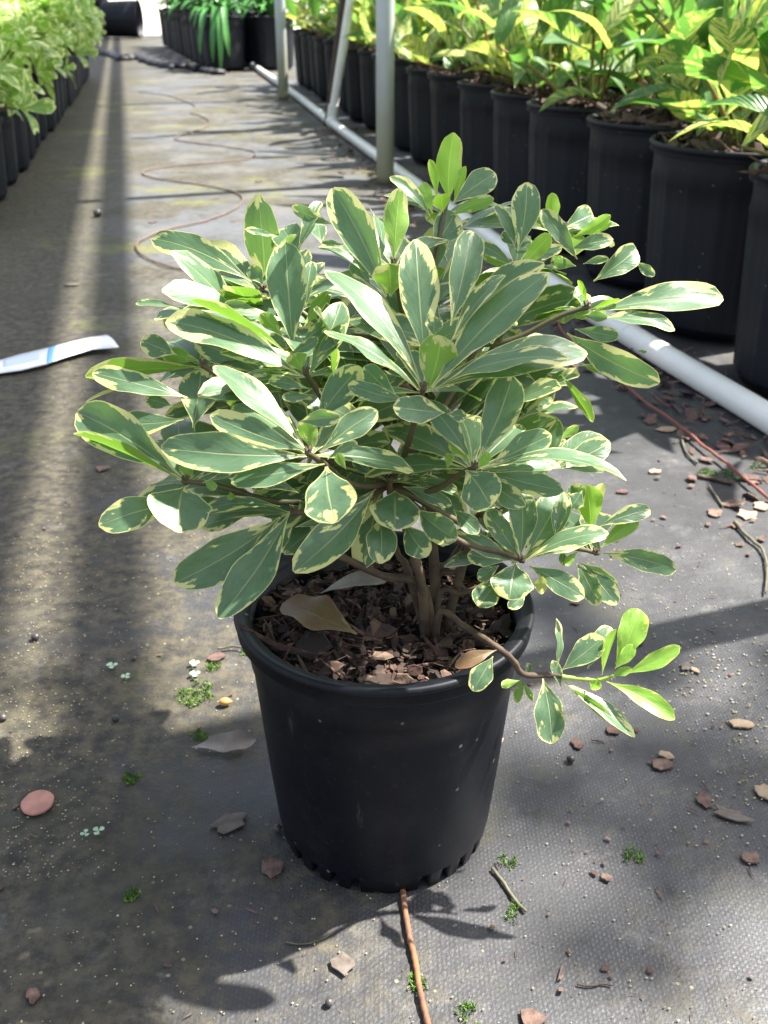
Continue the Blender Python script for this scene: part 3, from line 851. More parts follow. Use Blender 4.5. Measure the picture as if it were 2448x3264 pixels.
# ------------------------------------------------------------ litter on the ground cloth
def flake(name, c, lx, ly, ang, th, mat, label, cat, seed, k=9, tilt=.03, point=0.0, group=None, bend=.15):
    g = random.Random(seed); k += 4; r = [g.uniform(.62, 1.16) for _ in range(k)]; rc = g.random()
    P = []; 
    for lay, (sh, zz) in enumerate(((.93, 0), (1, th*.5), (.95, th*.9), (.6, th*1.05))):
        for i in range(k):
            a = 6.283*i/k; x = math.cos(a)*r[i]; y = math.sin(a)*r[i]
            if point and x > 0: y *= 1 - point*x
            P.append(Vector((x*sh*lx/2, y*sh*ly/2, zz + bend*lx*(x*x)*.10 + th*.3*mnoise.noise(Vector((x*3, y*3, seed))))))
    F = [tuple(range(k-1, -1, -1)), tuple(3*k+i for i in range(k))]
    for l in range(3):
        F += [(l*k+i, l*k+(i+1) % k, (l+1)*k+(i+1) % k, (l+1)*k+i) for i in range(k)]
    R = Matrix.Rotation(ang, 3, 'Z') @ Matrix.Rotation(tilt*g.uniform(-1, 1), 3, 'X'); P = [R @ p for p in P]
    o = link_mesh(name, P, F, mat, None, [(0, 0)]*len(P), [(0, rc)]*len(P), smooth=False); o.location = (c.x, c.y, c.z - .0004); tag(o, label, cat, group); return o
DS = 2448/1659                                       # my reading scale of the full photo
def gd(x, y, z=0.0): return ground(x*DS, y*DS, z)
CHIPS = [ # x y length width angle material label
 (222, 1012, .022, .013, .1, 'chip', 'pale pinkish bark chip left of the shrub, below the white strip'),
 (470, 1418, .0165, .012, .3, 'chip', 'mauve bark chip beside the moss at the left of the pot rim'),
 (497, 1778, .026, .0125, .55, 'chip_grey', 'long grey-brown bark chip left of the pot'),
 (588, 1873, .0135, .0165, .3, 'chip', 'rounded grey-pink bark chip against the lower left of the pot'),
 (741, 2083, .016, .0155, .4, 'chip_grey', 'squarish grey bark chip in front of the pot, left of the rusty wire'),
 (1243, 1300, .010, .009, .2, 'chip', 'small reddish chip just right of the pot rim'),
 (1290, 1255, .014, .006, .9, 'chip', 'thin mauve chip behind the lime shoot'),
 (1247, 1606, .012, .008, 2.1, 'chip', 'triangular brown chip below the hanging green leaf'),
 (1325, 1577, .012, .010, .7, 'chip', 'small brown chip under the tip of the low shoot'),
 (1430, 1650, .0175, .0125, -.2, 'chip', 'flat mauve chip under a tan flake, right of the pot'),
 (1438, 1632, .014, .007, -.8, 'tan', 'small tan flake leaning on a mauve chip'),
 (1522, 1728, .011, .014, .1, 'chip', 'upright mauve-red chip left of a long grey one'),
 (1580, 1760, .025, .0095, -.45, 'chip_grey', 'long curved grey-brown chip near the right edge'),
 (1603, 1565, .021, .0105, -.15, 'tan', 'long tan chip near the right edge, above the mauve ones'),
 (1657, 1716, .013, .018, .3, 'tan', 'pinkish chip cut by the right edge of the photo'),
 (1622, 1852, .014, .011, .5, 'chip', 'crumbled reddish chip low at the right edge'),
 (1441, 928, .026, .018, .1, 'tan', 'pink bark chip touching the thin red wire'),
 (1545, 1108, .018, .015, .6, 'chip', 'leftmost pink chip of the heap under the red wire'),
 (1577, 1090, .018, .013, 0.0, 'chip', 'uppermost chip of the heap under the red wire'),
 (1613, 1112, .022, .020, .4, 'tan', 'largest pale pink chip of the heap under the red wire'),
 (1646, 1095, .020, .018, .9, 'tan', 'pale chip at the right end of the heap under the red wire'),
 (1590, 1135, .016, .012, .2, 'chip', 'lowest chip of the heap under the red wire'),
 (1376, 1388, .012, .008, .2, 'chip', 'small mauve chip behind the lime leaves'),
 (1480, 1440, .012, .007, 1.2, 'chip_grey', 'small dull chip right of the lime leaves'),
 (1502, 1448, .010, .005, 2.0, 'tan', 'thin tan sliver right of the lime leaves'),
 (1345, 1062, .018, .010, .3, 'chip', 'brown chip between the leaves at the right of the shrub'),
 (1630, 1040, .018, .014, .3, 'chip', 'pink chip beside the moss tuft below the red wire'),
 (1415, 1018, .017, .010, .2, 'tan', 'tan chip halfway between the shrub and the moss tuft'),
 (1150, 2202, .017, .013, .5, 'chip', 'pink chip at the bottom edge, right of the rusty wire'),
 (1310, 1895, .007, .006, .5, 'chip', 'tiny pale chip right of the dry twig'),
 (72, 2150, .007, .010, .3, 'chip', 'small brown chip in the lower left corner'),
 (1360, 650, .02, .012, .4, 'chip', 'dull chip hidden behind the right side of the shrub'),
 (330, 480, .020, .012, .4, 'chip', 'small pale chip beside the sunlit stripe'),
 (560, 392, .022, .014, .4, 'chip', 'reddish chip beside the wavy wire'),
 (155, 615, .03, .014, .2, 'chip_grey', 'grey chip in the shade left of the sunlit stripe'),
 (500, 1265, .012, .008, .2, 'chip', 'reddish chip left of the pot, under the leaves'),
]
for i, (x, y, lx, ly, an, mt, lab) in enumerate(CHIPS):
    flake('bark_chip', gd(x, y, .001), lx, ly*1.15, an, .0015 if lx > .012 else .0011, M[mt], lab, 'bark chip', i+3, k=6 + i % 4, point=(.5 if i % 3 == 0 else .15), group='bark chips scattered on the ground cloth')
# pink disc
v, f = lathe([(.0001, .0002), (.0098, .0002), (.0103, .0012), (.0099, .0022), (.0085, .0021), (.0001, .0017)], 48)
v = [Vector((p.x*(1+.02*math.sin(5*math.atan2(p.y, p.x))), p.y, p.z + .0004*mnoise.noise(p*300))) for p in v]
c = gd(83, 1742); o = link_mesh('disc', v, f, M['pink']); o.location = (c.x, c.y, .002); o.rotation_euler = (.06, -.05, .3); tag(o, 'flat round salmon-pink disc lying on the cloth at lower left', 'disc')
# orange seed
v, f = tube_geo([Vector((x*.0046, 0, 0)) for x in (-1, -.85, -.5, 0, .5, .85, 1.15)], [.0003, .0017, .0028, .0031, .0026, .0014, .0002], 12)
c = gd(487, 1524); o = link_mesh('seed', v, f, M['seed']); o.location = (c.x, c.y, .0035); o.rotation_euler = (0, 0, .1); tag(o, 'glossy orange seed on the cloth left of the pot', 'seed')
# pale dead leaf
a = gd(414, 1614, .001); b = gd(553, 1597, .006)
g = leaf_geo(a, b, Vector((.05, -.35, .9)), .014, .05, .5, .4, 6, 14, wave=.3, twist=.3)
tag(link_mesh('dead_leaf', g[0], wind_up(g[0], g[1], Vector((0, -.3, 1))), M['dry'], None, g[2], g[3]), 'pale grey dried leaf on the cloth touching the left side of the pot', 'dead leaf')
def wire(name, pts, r, mat, label, cat, lift=None, n=8, taper=False):
    P = smooth_path([p + Vector((0, 0, (r if lift is None else lift))) for p in pts], 8)
    for i, p in enumerate(P): p.z += .25*r*math.sin(i*.9)
    rs = [r*(1 + .12*math.sin(i*2.3)) * ((1 - .5*i/len(P)) if taper else 1) for i in range(len(P))]
    v, f = tube_geo(P, rs, n); return tag(link_mesh(name, v, f, mat), label, cat)
def g5(x, y): return ground(800 + x/1.843, 2300 + y/1.843)
wire('rusty_wire', [g5(700, 250), g5(870, 860), g5(886, 960), g5(900, 1080), g5(930, 1270), g5(965, 1420), g5(990, 1580), g5(1040, 1790), g5(1100, 2050)], .00165, M['rust'], 'rusty brown wire running out from under the pot towards the camera', 'wire', .0016)
wire('red_wire', [ground(1150*1.0, 1000), ground(*px('T1', 200, 280)), ground(*px('T1', 420, 480)), ground(*px('T1', 740, 745)), ground(*px('T1', 920, 905)), ground(*px('T1', 1180, 1090)), ground(*px('T1', 1330, 1220)), ground(*px('S7', 1000, 1290)), ground(*px('S7', 1200, 1460)), ground(*px('S7', 1400, 1620))], .0019, M['redwire'], 'thin red-brown wire lying on the cloth at the right, under the white pipe', 'wire', .006)
wv = [(760, 590, 'R3'), (600, 552, 'R3'), (480, 500, 'R3'), (432, 445, 'R3'), (470, 400, 'R3'), (600, 345, 'R3')]
pts = [ground(*px(c_, x, y)) for x, y, c_ in wv] + [ground(*px('R1', x, y)) for x, y in ((820, 975), (900, 955), (1000, 915), (1045, 880), (1040, 850), (980, 825), (880, 805), (760, 788), (660, 772), (618, 755), (640, 738), (760, 720), (950, 705), (1070, 690), (1105, 665), (1060, 650), (950, 635), (800, 615), (755, 603), (790, 585), (870, 560), (905, 530), (870, 505), (825, 490), (845, 465), (800, 440), (720, 415), (600, 400))]
wire('wavy_wire', pts, .0019, M['brownwire'], 'long wavy brown wire lying loose along the aisle behind the shrub', 'wire', .003)
wire('dead_twig', [g5(1415, 870), g5(1480, 950), g5(1545, 1050), g5(1615, 1125)], .0010, M['twig'], 'short straight dry twig on the cloth right of the pot', 'twig', .0012)
wire('dead_twig', [g5(205, 1300), g5(300, 1312), g5(400, 1290), g5(490, 1240)], .00055, M['twig'], 'thin curved dark twig in front of the pot at lower left', 'twig', .0006, taper=True)
wire('dead_twig', [ground(*p) for p in ((1840, 3140), (1880, 3145), (1920, 3138), (1950, 3143))], .00055, M['stake'], 'short black twig near the bottom edge at right', 'twig', .0006)
wire('dead_twig', [gd(1066, 1640), gd(1075, 1620), gd(1086, 1598)], .0008, M['tan'], 'tan splinter beside the right flank of the pot', 'twig', .001)
wire('dead_twig', [ground(*px('T4', x, y)) for x, y in ((1460, 780), (1540, 870), (1620, 940), (1650, 1050), (1640, 1200))], .0019, M['twig'], 'bent dark root-like stick at the right edge below the chip heap', 'twig', .003, taper=True)
wire('dead_twig', [ground(*px('T4', x, y)) for x, y in ((1310, 560), (1350, 620), (1390, 680))], .0012, M['twig'], 'thin brown stick above the chip heap', 'twig', .002)
wire('dead_twig', [ground(*px('T4', x, y)) for x, y in ((1240, 505), (1330, 520), (1450, 548))], .0022, M['stake'], 'dark stick lying left of the red wire beside the moss tuft', 'twig', .002)
wire('dead_twig', [ground(*px('T4', x, y)) for x, y in ((1150, 290), (1180, 370), (1240, 430))], .0014, M['twig'], 'short grey stick under the red wire', 'twig', .002)
wire('dead_twig', [gd(540, 1408), gd(505, 1403), gd(470, 1408)], .0009, M['twig'], 'bent grassy stalk above the mauve chip at the left of the pot', 'twig', .003)

mb = MB(); gcr = random.Random(61)
def crumbs(gr):
    x, y = (gr.uniform(1050, 1680), gr.uniform(900, 2230)) if gr.random() < .55 else (gr.uniform(-20, 780), gr.uniform(700, 2230))
    p = gd(x, y); return (p.x, p.y)
chips(gcr, 240, crumbs, lambda p: .0012, .0018, mb, .18, .45)
def drift(gr): p = gd(gr.gauss(1530, 110), gr.gauss(1120, 70)); return (p.x, p.y)
chips(gcr, 40, drift, lambda p: .002, .0036, mb, .2, .35)
tag(mb.build('bark_crumbs', M['chip'], smooth=False), 'small bark crumbs and splinters scattered over the ground cloth', 'bark crumbs', kind='stuff')

# white plastic strip with faded print
def strip():
    r_ = empty('plant_tag'); tag(r_, 'white plastic plant tag strip with a blue bar lying in the shade at left', 'plant tag')
    rows = [(-150, 838), (0, 813), (46, 808), (101, 796), (145, 782), (200, 767), (259, 764)]
    tops = [(-150, 812), (0, 785), (46, 773), (107, 760), (159, 748), (196, 741), (231, 737)]
    def sheet(name, i0, i1, mat, dz, par, fb0=0.0, fb1=1.0, sub=10):
        V = []; n_ = len(rows)
        def at(L, s):
            s = max(0, min(n_-1.001, s)); i = int(s); t = s-i; return (L[i][0]*(1-t)+L[i+1][0]*t, L[i][1]*(1-t)+L[i+1][1]*t)
        for k in range(sub+1):
            s = i0 + (i1-i0)*k/sub; lo_, hi_ = gd(*at(rows, s)), gd(*at(tops, s)); z = .003 + .001*s
            for j in range(5):
                q = lo_.lerp(hi_, fb0 + (fb1-fb0)*j/4); bow = .004*math.sin(math.pi*(fb0+(fb1-fb0)*j/4)); V.append(Vector((q.x, q.y, z + bow + dz)))
        F = [(k*5+j, k*5+j+1, k*5+j+6, k*5+j+5) for k in range(sub) for j in range(4)]
        o = link_mesh(name, V, F, mat, par)
        md = o.modifiers.new('s', 'SOLIDIFY'); md.thickness = .0006 if dz == 0 else .0002; md.offset = -1
        return o
    st = sheet('strip', 0, 6, M['tagwhite'], 0, r_, sub=24)
    sheet('blue_bar', 3.02, 3.34, M['tagblue'], .0005, st, sub=3)
    sheet('faded_print', 1.2, 2.7, M['tagpale'], .0005, st, .25, .8, sub=8)
    V = []; F = []
strip()

# moss, seedlings, pellets, grit
def moss(cx, cy, r, label, seed, dens=1.0):
    g = random.Random(seed); mb = MB(); c = gd(cx, cy); n = int(26*dens)
    for _ in range(n):
        a = g.uniform(0, 6.28); R = r*math.sqrt(g.random()); p = Vector((c.x + R*math.cos(a)*1.1, c.y + R*math.sin(a)*1.3, 0)); 
        for _ in range(9):
            d = Vector((g.gauss(0, .6), g.gauss(0, .6), 1)).normalized(); h = g.uniform(.0015, .0036); w = Vector((g.uniform(-1, 1), g.uniform(-1, 1), .2)).normalized()*.0006
            q = p + Vector((g.gauss(0, .001), g.gauss(0, .001), 0)); mb.add([q-w, q+w, q+d*h], [(0, 1, 2)])
    o = mb.build('moss', M['moss'], None, smooth=False); tag(o, label, 'moss', kind='stuff')
for i, (x, y, r, l, d) in enumerate([(425, 1498, .012, 'bright green moss patch left of the pot', 2.2), (462, 1440, .005, 'moss beside the mauve chip', .5), (432, 1586, .0055, 'small moss tuft above the pale dried leaf', .7),
        (284, 1680, .0045, 'moss tuft in the shade at left', .7), (286, 1935, .003, 'tiny moss tuft at lower left', .5), (905, 2125, .004, 'moss tuft against the rusty wire', .6), (1530, 1024, .011, 'round moss cushion below the red wire', 1.6),
        (1580, 1028, .009, 'dark moss beside the round cushion', .8), (1368, 1848, .005, 'sparse moss right of the twig', .5), (1100, 1860, .005, 'moss above the dry twig', .35), (1115, 1970, .006, 'moss below the dry twig', .4), (1005, 2200, .007, 'moss at the bottom edge', .6), (545, 1405, .007, 'moss hugging the left of the pot', .7), (1640, 1005, .010, 'moss by the litter under the pipe', .6)]): moss(x, y, r, l, 40+i, d)
def seedling(x, y, s, label, seed):
    g = random.Random(seed); mb = MB(); c = gd(x, y); a0 = g.uniform(0, 6.28)
    mb.tube([Vector((c.x, c.y, 0)), Vector((c.x, c.y, .003))], .0003, 5)
    for k in range(g.choice((3, 4))):
        a = a0 + k*1.9; d = Vector((math.cos(a), math.sin(a), .15)).normalized(); b = Vector((c.x, c.y, .003)); 
        gg = leaf_geo(b, b+d*s, Vector((0, 0, 1)), s*.85, .04, .1, .1, 4, 6); mb.add(gg[0], gg[1])
    tag(mb.build('seedling', M['sprout']), label, 'seedling', 'pale seedlings on the cloth')
for i, (x, y, s, l) in enumerate([(243, 1445, .0045, 'leftmost pale seedling above the seed'), (273, 1468, .0038, 'pale seedling just right of the leftmost one'), (421, 1440, .0042, 'upper pale seedling above the moss patch'), (422, 1463, .0042, 'lower pale seedling above the moss patch'), (186, 1808, .0032, 'round-leaved seedling right of the pink disc'), (214, 1803, .0040, 'lobed seedling below and right of the pink disc')]): seedling(x, y, s, l, i+9)
for i, (x, y, s, l) in enumerate([(250, 1557, .0030, 'dark shiny pellet above the shade edge'), (8, 1555, .003, 'dark pellet at the left edge'), (77, 1382, .0035, 'dark pellet in the sunlit stripe'), (712, 2170, .0024, 'small dark pellet near the bottom edge'), (212, 468, .010, 'dark clod on the sunlit stripe'), (290, 1425, .002, 'tiny dark pellet near the pale seedlings'), (1232, 1645, .003, 'little dark crumb right of the pot'), (600, 1795, .003, 'dark crumb touching the pot')]):
    g = random.Random(i); v, f = tube_geo([Vector((k*s*.5, 0, 0)) for k in (-2, -1.4, 0, 1.2, 2)], [s*.2, s*.7, s*.95, s*.7, s*.15], 9); v = [p + Vector((0, 0, s*.3*mnoise.noise(p*400))) for p in v]
    c = gd(x, y); o = link_mesh('pellet', v, f, M['pellet']); o.location = (c.x, c.y, s*.8); o.rotation_euler = (0, 0, g.uniform(0, 3)); tag(o, l, 'pellet', 'dark pellets on the cloth')
def grit():
    g = random.Random(77); mb = MB()
    def bit(p, s):
        v = [Vector((p.x + s*x*g.uniform(.6, 1.2), p.y + s*y*g.uniform(.6, 1.2), max(.0001, s*(.5+z*.6)))) for x, y, z in ((1, 0, 0), (0, 1, 0), (-1, 0, 0), (0, -1, 0), (.1, .1, 1), (0, 0, -.8))]
        r = g.random(); mb.add(v, [(0, 1, 4), (1, 2, 4), (2, 3, 4), (3, 0, 4), (1, 0, 5), (2, 1, 5), (3, 2, 5), (0, 3, 5)], None, [(0, r)]*6)
    for _ in range(1000):
        x, y = g.uniform(-50, 1700), g.uniform(900, 2260); bit(gd(x, y), g.uniform(.0003, .0009))
    for _ in range(900):
        x = g.gauss(70, 90); y = g.uniform(1150, 1900); bit(gd(x, y), g.uniform(.0003, .0009))
    for _ in range(150):
        x, y = g.gauss(1620, 60), g.gauss(1640, 130); bit(gd(x, y), g.uniform(.0006, .0013))
    for _ in range(160):
        x, y = g.gauss(1540, 80), g.gauss(1440, 60); bit(gd(x, y), g.uniform(.0006, .0013))
    for _ in range(160):
        x, y = g.gauss(1430, 110), g.gauss(1240, 60); bit(gd(x, y), g.uniform(.0005, .0010))
    tag(mb.build('grit', M['grit'], smooth=False), 'pale grit sprinkled over the ground cloth', 'grit', kind='stuff')
grit()

# ------------------------------------------------------------ white pipe on the ground, posts, stake
pipe_px = [(2100, 1180), (1900, 1058), (1659, 903), (1400, 748), (1200, 620), (1050, 508), (900, 400), (800, 326), (716, 265)]
pp = [gd(x, y, .017) for x, y in pipe_px]; far_px = [(716, 265), (640, 206), (560, 150), (525, 126)]
pr = empty('irrigation_pipe', (0, 0, 0)); tag(pr, 'white plastic pipe lying along the right-hand pots with a riser at its elbow', 'pipe')
def ptube(name, pts, r, mat, par, n=20): v, f = tube_geo(smooth_path(pts, 8), r, n); return link_mesh(name, v, f, mat, par)
ptube('pipe', pp, .0165, M['pvc'], pr); ptube('pipe', [gd(x, y, .017) for x, y in far_px], .0165, M['pvc'], pr)
el = gd(716, 263, .017); 
ptube('elbow', [el - D_*(.06), el - D_*.02, el + D_*.02, el + D_*.06], .022, M['pvc'], pr)
yv = el.y
rt_ = at_plane(757*DS, 0, yv); rd = (rt_ - el).normalized()
ptube('riser', [el, el + rd*.3, el + rd*1.6], .0165, M['pvc'], pr); ptube('elbow', [el, el + rd*.03, el + rd*.06], .0215, M['pvc'], pr)
ptube('coupling', [pp[4]*.45 + pp[3]*.55 + Vector((0, 0, 0)), pp[3]*.85 + pp[4]*.15], .0172, M['pvc'], pr)
sb = gd(706, 272); st_ = at_plane(740*DS, 0, sb.y); sdv = (st_-sb).normalized()
tag(ptube('stake', [sb, sb + sdv*.5, sb + sdv*1.3], .012, M['stake'], None, 8), 'thin dark brown stake leaning beside the white riser', 'stake')
POSTQ = [(832, 395, 'galvanised post nearest the shrub, green with algae at its foot', .0235), (613, 215, 'second galvanised post along the pots, left of the riser', .0245), (514, 143, 'third and farthest galvanised post beside the strap-leaved plants', .022)]
for x, y, lab, r in POSTQ:
    c = gd(x, y); v, f = tube_geo([Vector((0, 0, 0)), Vector((0, 0, .02)), Vector((0, 0, 1.2)), Vector((0, 0, 2.3))], r, 24)
    o = link_mesh('post', v, f, M['post']); o.location = c; tag(o, lab, 'post', 'galvanised posts along the pipe')
o = link_mesh('post', v, f, M['post']); o.location = (.56, .80, 0); tag(o, 'unseen galvanised post added at right to cast a shadow band', 'post', 'galvanised posts along the pipe')  # unseen post, added for the shadow band it casts
# overhead: unseen rail and wide board, added only to shade the aisle
KQ = SUN.dot(E_)/SUN.z; KT = SUN.dot(D_)/SUN.z
for nm, q, w, h, lab in (('shade_rail', .05, .045, .05, 'thin unseen overhead rail added to cast a narrow shadow line'), ('shade_board', -.20, .32, .10, 'wide unseen overhead board added to shade the left of the aisle')):
    z0 = 2.3; V = []
    for t in ((-6 if nm == 'shade_rail' else .64 + KT*z0), 16):
        for dq, dz in ((-w/2, 0), (w/2, 0), (w/2, h), (-w/2, h)): V.append(aisle(t, q + dq + KQ*z0 - .115 - .028*(t - .66 - KT*z0), z0+dz))
    tag(link_mesh(nm, V, [(3, 2, 1, 0), (4, 5, 6, 7), (0, 1, 5, 4), (1, 2, 6, 5), (2, 3, 7, 6), (3, 0, 4, 7)], M['steel'], smooth=False), lab, nm)

# a sparse tree added out of view, only to dapple the cloth at lower right
tz = 3.3; tc_ = Vector((.19, .545, 0)) + Vector((SUN.x/SUN.z*tz, SUN.y/SUN.z*tz, tz)); tr_ = empty('added_tree', (tc_.x+.2, tc_.y+.1, 0)); tag(tr_, 'sparse unseen tree added at right to dapple the ground cloth', 'tree')
gt = random.Random(14); v, f = tube_geo(smooth_path([Vector((0, 0, 0)), Vector((.04, .02, 1.5)), Vector((-.06, 0, 2.7)), Vector((-.2, -.1, 3.4))], 5), [.03*(1-.04*i) for i in range(16)], 10); link_mesh('trunk', v, f, M['bark_stem'], tr_)
mb = MB()
for _ in range(46):
    p = Vector((gt.gauss(0, .13), gt.gauss(0, .09), gt.gauss(0, .08))); cl_ = Vector((round(p.x*5)/5, round(p.y*6)/6, p.z)); p = p.lerp(cl_, .35) + Vector((-.2, -.1, tz))
    az = gt.uniform(0, 6.28); d = Vector((math.cos(az), math.sin(az), gt.uniform(-.5, .3))).normalized(); L = gt.uniform(.07, .13)
    q = leaf_geo(p, p + d*L, Vector((.3, .1, .9)), L*.5, .08, .1, gt.random(), 2, 6); mb.add(q[0], q[1], q[2], q[3])
mb.build('crown', M['leaf_small'], tr_)

# bark litter along the pipe and at the feet of the left row
mb = MB(); g = random.Random(3)
def along(gr):
    i = gr.randint(1, len(pp)-2); t = gr.random(); p = pp[i].lerp(pp[i+1], t); off = abs(gr.gauss(0, .055)) + .012
    p = p - E_*off if gr.random() < .75 else p + E_*off*.7; return (p.x, p.y)
chips(g, 900, along, lambda p: .003, .008, mb, .3, .3)
tag(mb.build('bark_litter', M['chip'], smooth=False), 'spilled bark mulch strewn along the white pipe', 'bark litter', kind='stuff')

# ------------------------------------------------------------ background pots
def copy_thing(src, loc_, rz, label, group, scale=1.0):
    r = src.copy(); COL.objects.link(r); r.location = loc_; r.rotation_euler = (0, 0, rz); r.scale = (scale,)*3
    r['label'] = label; r['group'] = group
    for ch in list(src.children):
        c = ch.copy(); COL.objects.link(c); c.parent = r
        for gch in list(ch.children): d = gch.copy(); COL.objects.link(d); d.parent = c
    return r
def ginger(seed):
    r_ = empty('potted_ginger'); tag(r_, 'x', 'potted plant'); g = random.Random(seed)
    H, R_ = .27, .134
    ri = nursery_pot('g', R_, .112, H, M['pot_back'], r_, ribs=18, n=108, lip=.006, band=.014, foot=False)
    soil_top(ri, H-.012, r_, g, 300, .012, .010)
    fo_ = MB(); 
    for s_i in range(g.randint(8, 10)):
        a = g.uniform(0, 6.28); R0 = g.uniform(.01, .065); base = Vector((R0*math.cos(a), R0*math.sin(a), H-.01)); lean = Vector((math.cos(a), math.sin(a), 0))*g.uniform(.02, .16)
        hh = g.uniform(.05, .32)*(1 if s_i % 2 else .5); top = base + lean + Vector((0, 0, hh)); stp = [base, base.lerp(top, .5) - lean*.12, top]
        sm = MB(); sm.tube(smooth_path(stp, 5), [.0042 - .0024*i/10 for i in range(11)], 7); sm.build('stem', M['ginger_stem'], r_)
        nl = max(3, int(hh/.055)); az = g.uniform(0, 6.28)
        for j in range(nl):
            t = .22 + .78*j/(nl-1); p = base.lerp(top, t); az += math.pi + g.uniform(-.6, .6); el = g.uniform(.30, 1.0) + (.5 if j == nl-1 else 0)
            L = g.uniform(.17, .31)*(.7 + .5*t)*(1 if hh > .2 else .75); d = Vector((math.cos(az)*math.cos(el), math.sin(az)*math.cos(el), math.sin(el)))
            T = p + d*L + Vector((0, 0, -L*g.uniform(.05, .5))); 
            n = Vector((0, 0, 1)) + Vector((g.uniform(-.5, .5), g.uniform(-.5, .5), 0)); ax_ = (T-p).normalized(); n = (n - ax_*n.dot(ax_)).normalized()
            q = leaf_geo(p, T, n, L*g.uniform(.20, .29), g.uniform(.06, .20), g.uniform(.1, .5), min(.99, max(0.01, g.random() + (.25 if hh < .2 else -.08))), 4, 11, prof=width_lance, wave=.08, twist=g.uniform(-.6, .6))
            fo_.add(q[0], wind_up(q[0], q[1], n), q[2], q[3])
    fo_.build('foliage', M['ginger'], r_); return r_
GIN = [ginger(s) for s in (21, 22, 23, 24, 25)]
ORD = ['first', 'second', 'third', 'fourth', 'fifth', 'sixth', 'seventh', 'eighth', 'ninth', 'tenth', 'eleventh', 'twelfth', 'thirteenth', 'fourteenth', 'fifteenth', 'sixteenth', 'seventeenth', 'eighteenth', 'nineteenth', 'twentieth', 'twenty-first', 'twenty-second']
used = set(); g = random.Random(9); A0 = Vector((.524, 1.535, 0)); dr = Vector((-.196, 1, 0)).normalized()
for row in range(6):
    for i in range(-1, 17):
        p = A0 + dr*(.285*i + (.14 if row % 2 else 0)) + Vector((dr.y, -dr.x, 0))*(.262*row)
        # only pots whose pot or leaves can be in the picture
        dpt = depth_of(p + Vector((0, 0, .35))); xx = 1224 + FPX*(p.x-.30)/max(dpt, .1)
        if (i > -2 and xx > 2480) or (row > 0 and p.y < 1.5): continue
        if row >= 4 and i > 13: continue
        k = (row*3 + i*2 + g.randint(0, 1)) % 5; lab = f'{ORD[i+4]} pot from the near end in the {ORD[row]} row behind the pipe, striped leaves'
        grp = 'potted yellow-striped gingers in rows at right'; rz = g.uniform(0, 6.28); sc = g.uniform(.97, 1.03)
        p = p + Vector((g.uniform(-.008, .008), g.uniform(-.008, .008), 0))
        if k not in used: used.add(k); o = GIN[k]; o.location = p; o.rotation_euler = (0, 0, rz); o['label'] = lab; o['group'] = grp
        else: copy_thing(GIN[k], p, rz, lab, grp, sc)

def shrub(seed):
    r_ = empty('potted_shrub'); tag(r_, 'x', 'potted plant'); g = random.Random(seed); H = .19
    ri = nursery_pot('s', .098, .080, H, M['pot_left'], r_, ribs=14, n=84, lip=.005, band=.012, foot=False)
    soil_top(ri, H-.012, r_, g, 60, .010, .006)
    fo_ = MB(); sm = MB()
    for w_ in range(34):
        a = g.uniform(0, 6.28); e = math.asin(g.uniform(-.12, 1)); R_ = g.uniform(.6, 1.22)
        c = Vector((.165*R_*math.cos(a)*math.cos(e), .165*R_*math.sin(a)*math.cos(e), H + .07 + .17*R_*math.sin(e)))
        if w_ % 3 == 0: sm.tube([Vector((0, 0, H-.02)), Vector((c.x*.4, c.y*.4, H+.05)), c], [.004, .003, .002], 5)
        od = (c - Vector((0, 0, H+.03))).normalized(); nl = g.randint(7, 9)
        for j in range(nl):
            az = 6.283*j/nl + g.uniform(-.3, .3); s1 = od.orthogonal().normalized(); s2 = od.cross(s1); out = s1*math.cos(az) + s2*math.sin(az)
            d = (out + od*g.uniform(.2, 1.1)).normalized(); L = g.uniform(.046, .080); n = (od - d*od.dot(d)).normalized()
            q = leaf_geo(c, c + d*L, n, L*.36, .08, .15, g.random(), 2, 5); fo_.add(q[0], wind_up(q[0], q[1], n), q[2], q[3])
    sm.build('stem', M['bark_stem'], r_); fo_.build('foliage', M['leaf_small'], r_); return r_
SH = [shrub(s) for s in (31, 32, 33)]
used = set(); L0 = aisle(2.50, -.475); ld = D_
for row in range(4):
    for i in range(0, 19):
        p = L0 + ld*(.235*i + (.10 if row % 2 else 0)) - Vector((ld.y, -ld.x, 0))*(.225*row)
        dpt = depth_of(p + Vector((0, 0, .25))); xx = 1224 + FPX*(p.x+.24)/dpt
        if xx < -20: continue
        k = (row + i) % 3; lab = f'{ORD[i]} potted shrub from the camera in the {ORD[row]} row left of the aisle, small leaves'; grp = 'potted variegated shrubs in rows at left'; rz = g.uniform(0, 6.28)
        if k not in used: used.add(k); o = SH[k]; o.location = p; o.rotation_euler = (0, 0, rz); o['label'] = lab; o['group'] = grp
        else: copy_thing(SH[k], p, rz, lab, grp, g.uniform(.90, 1.14))

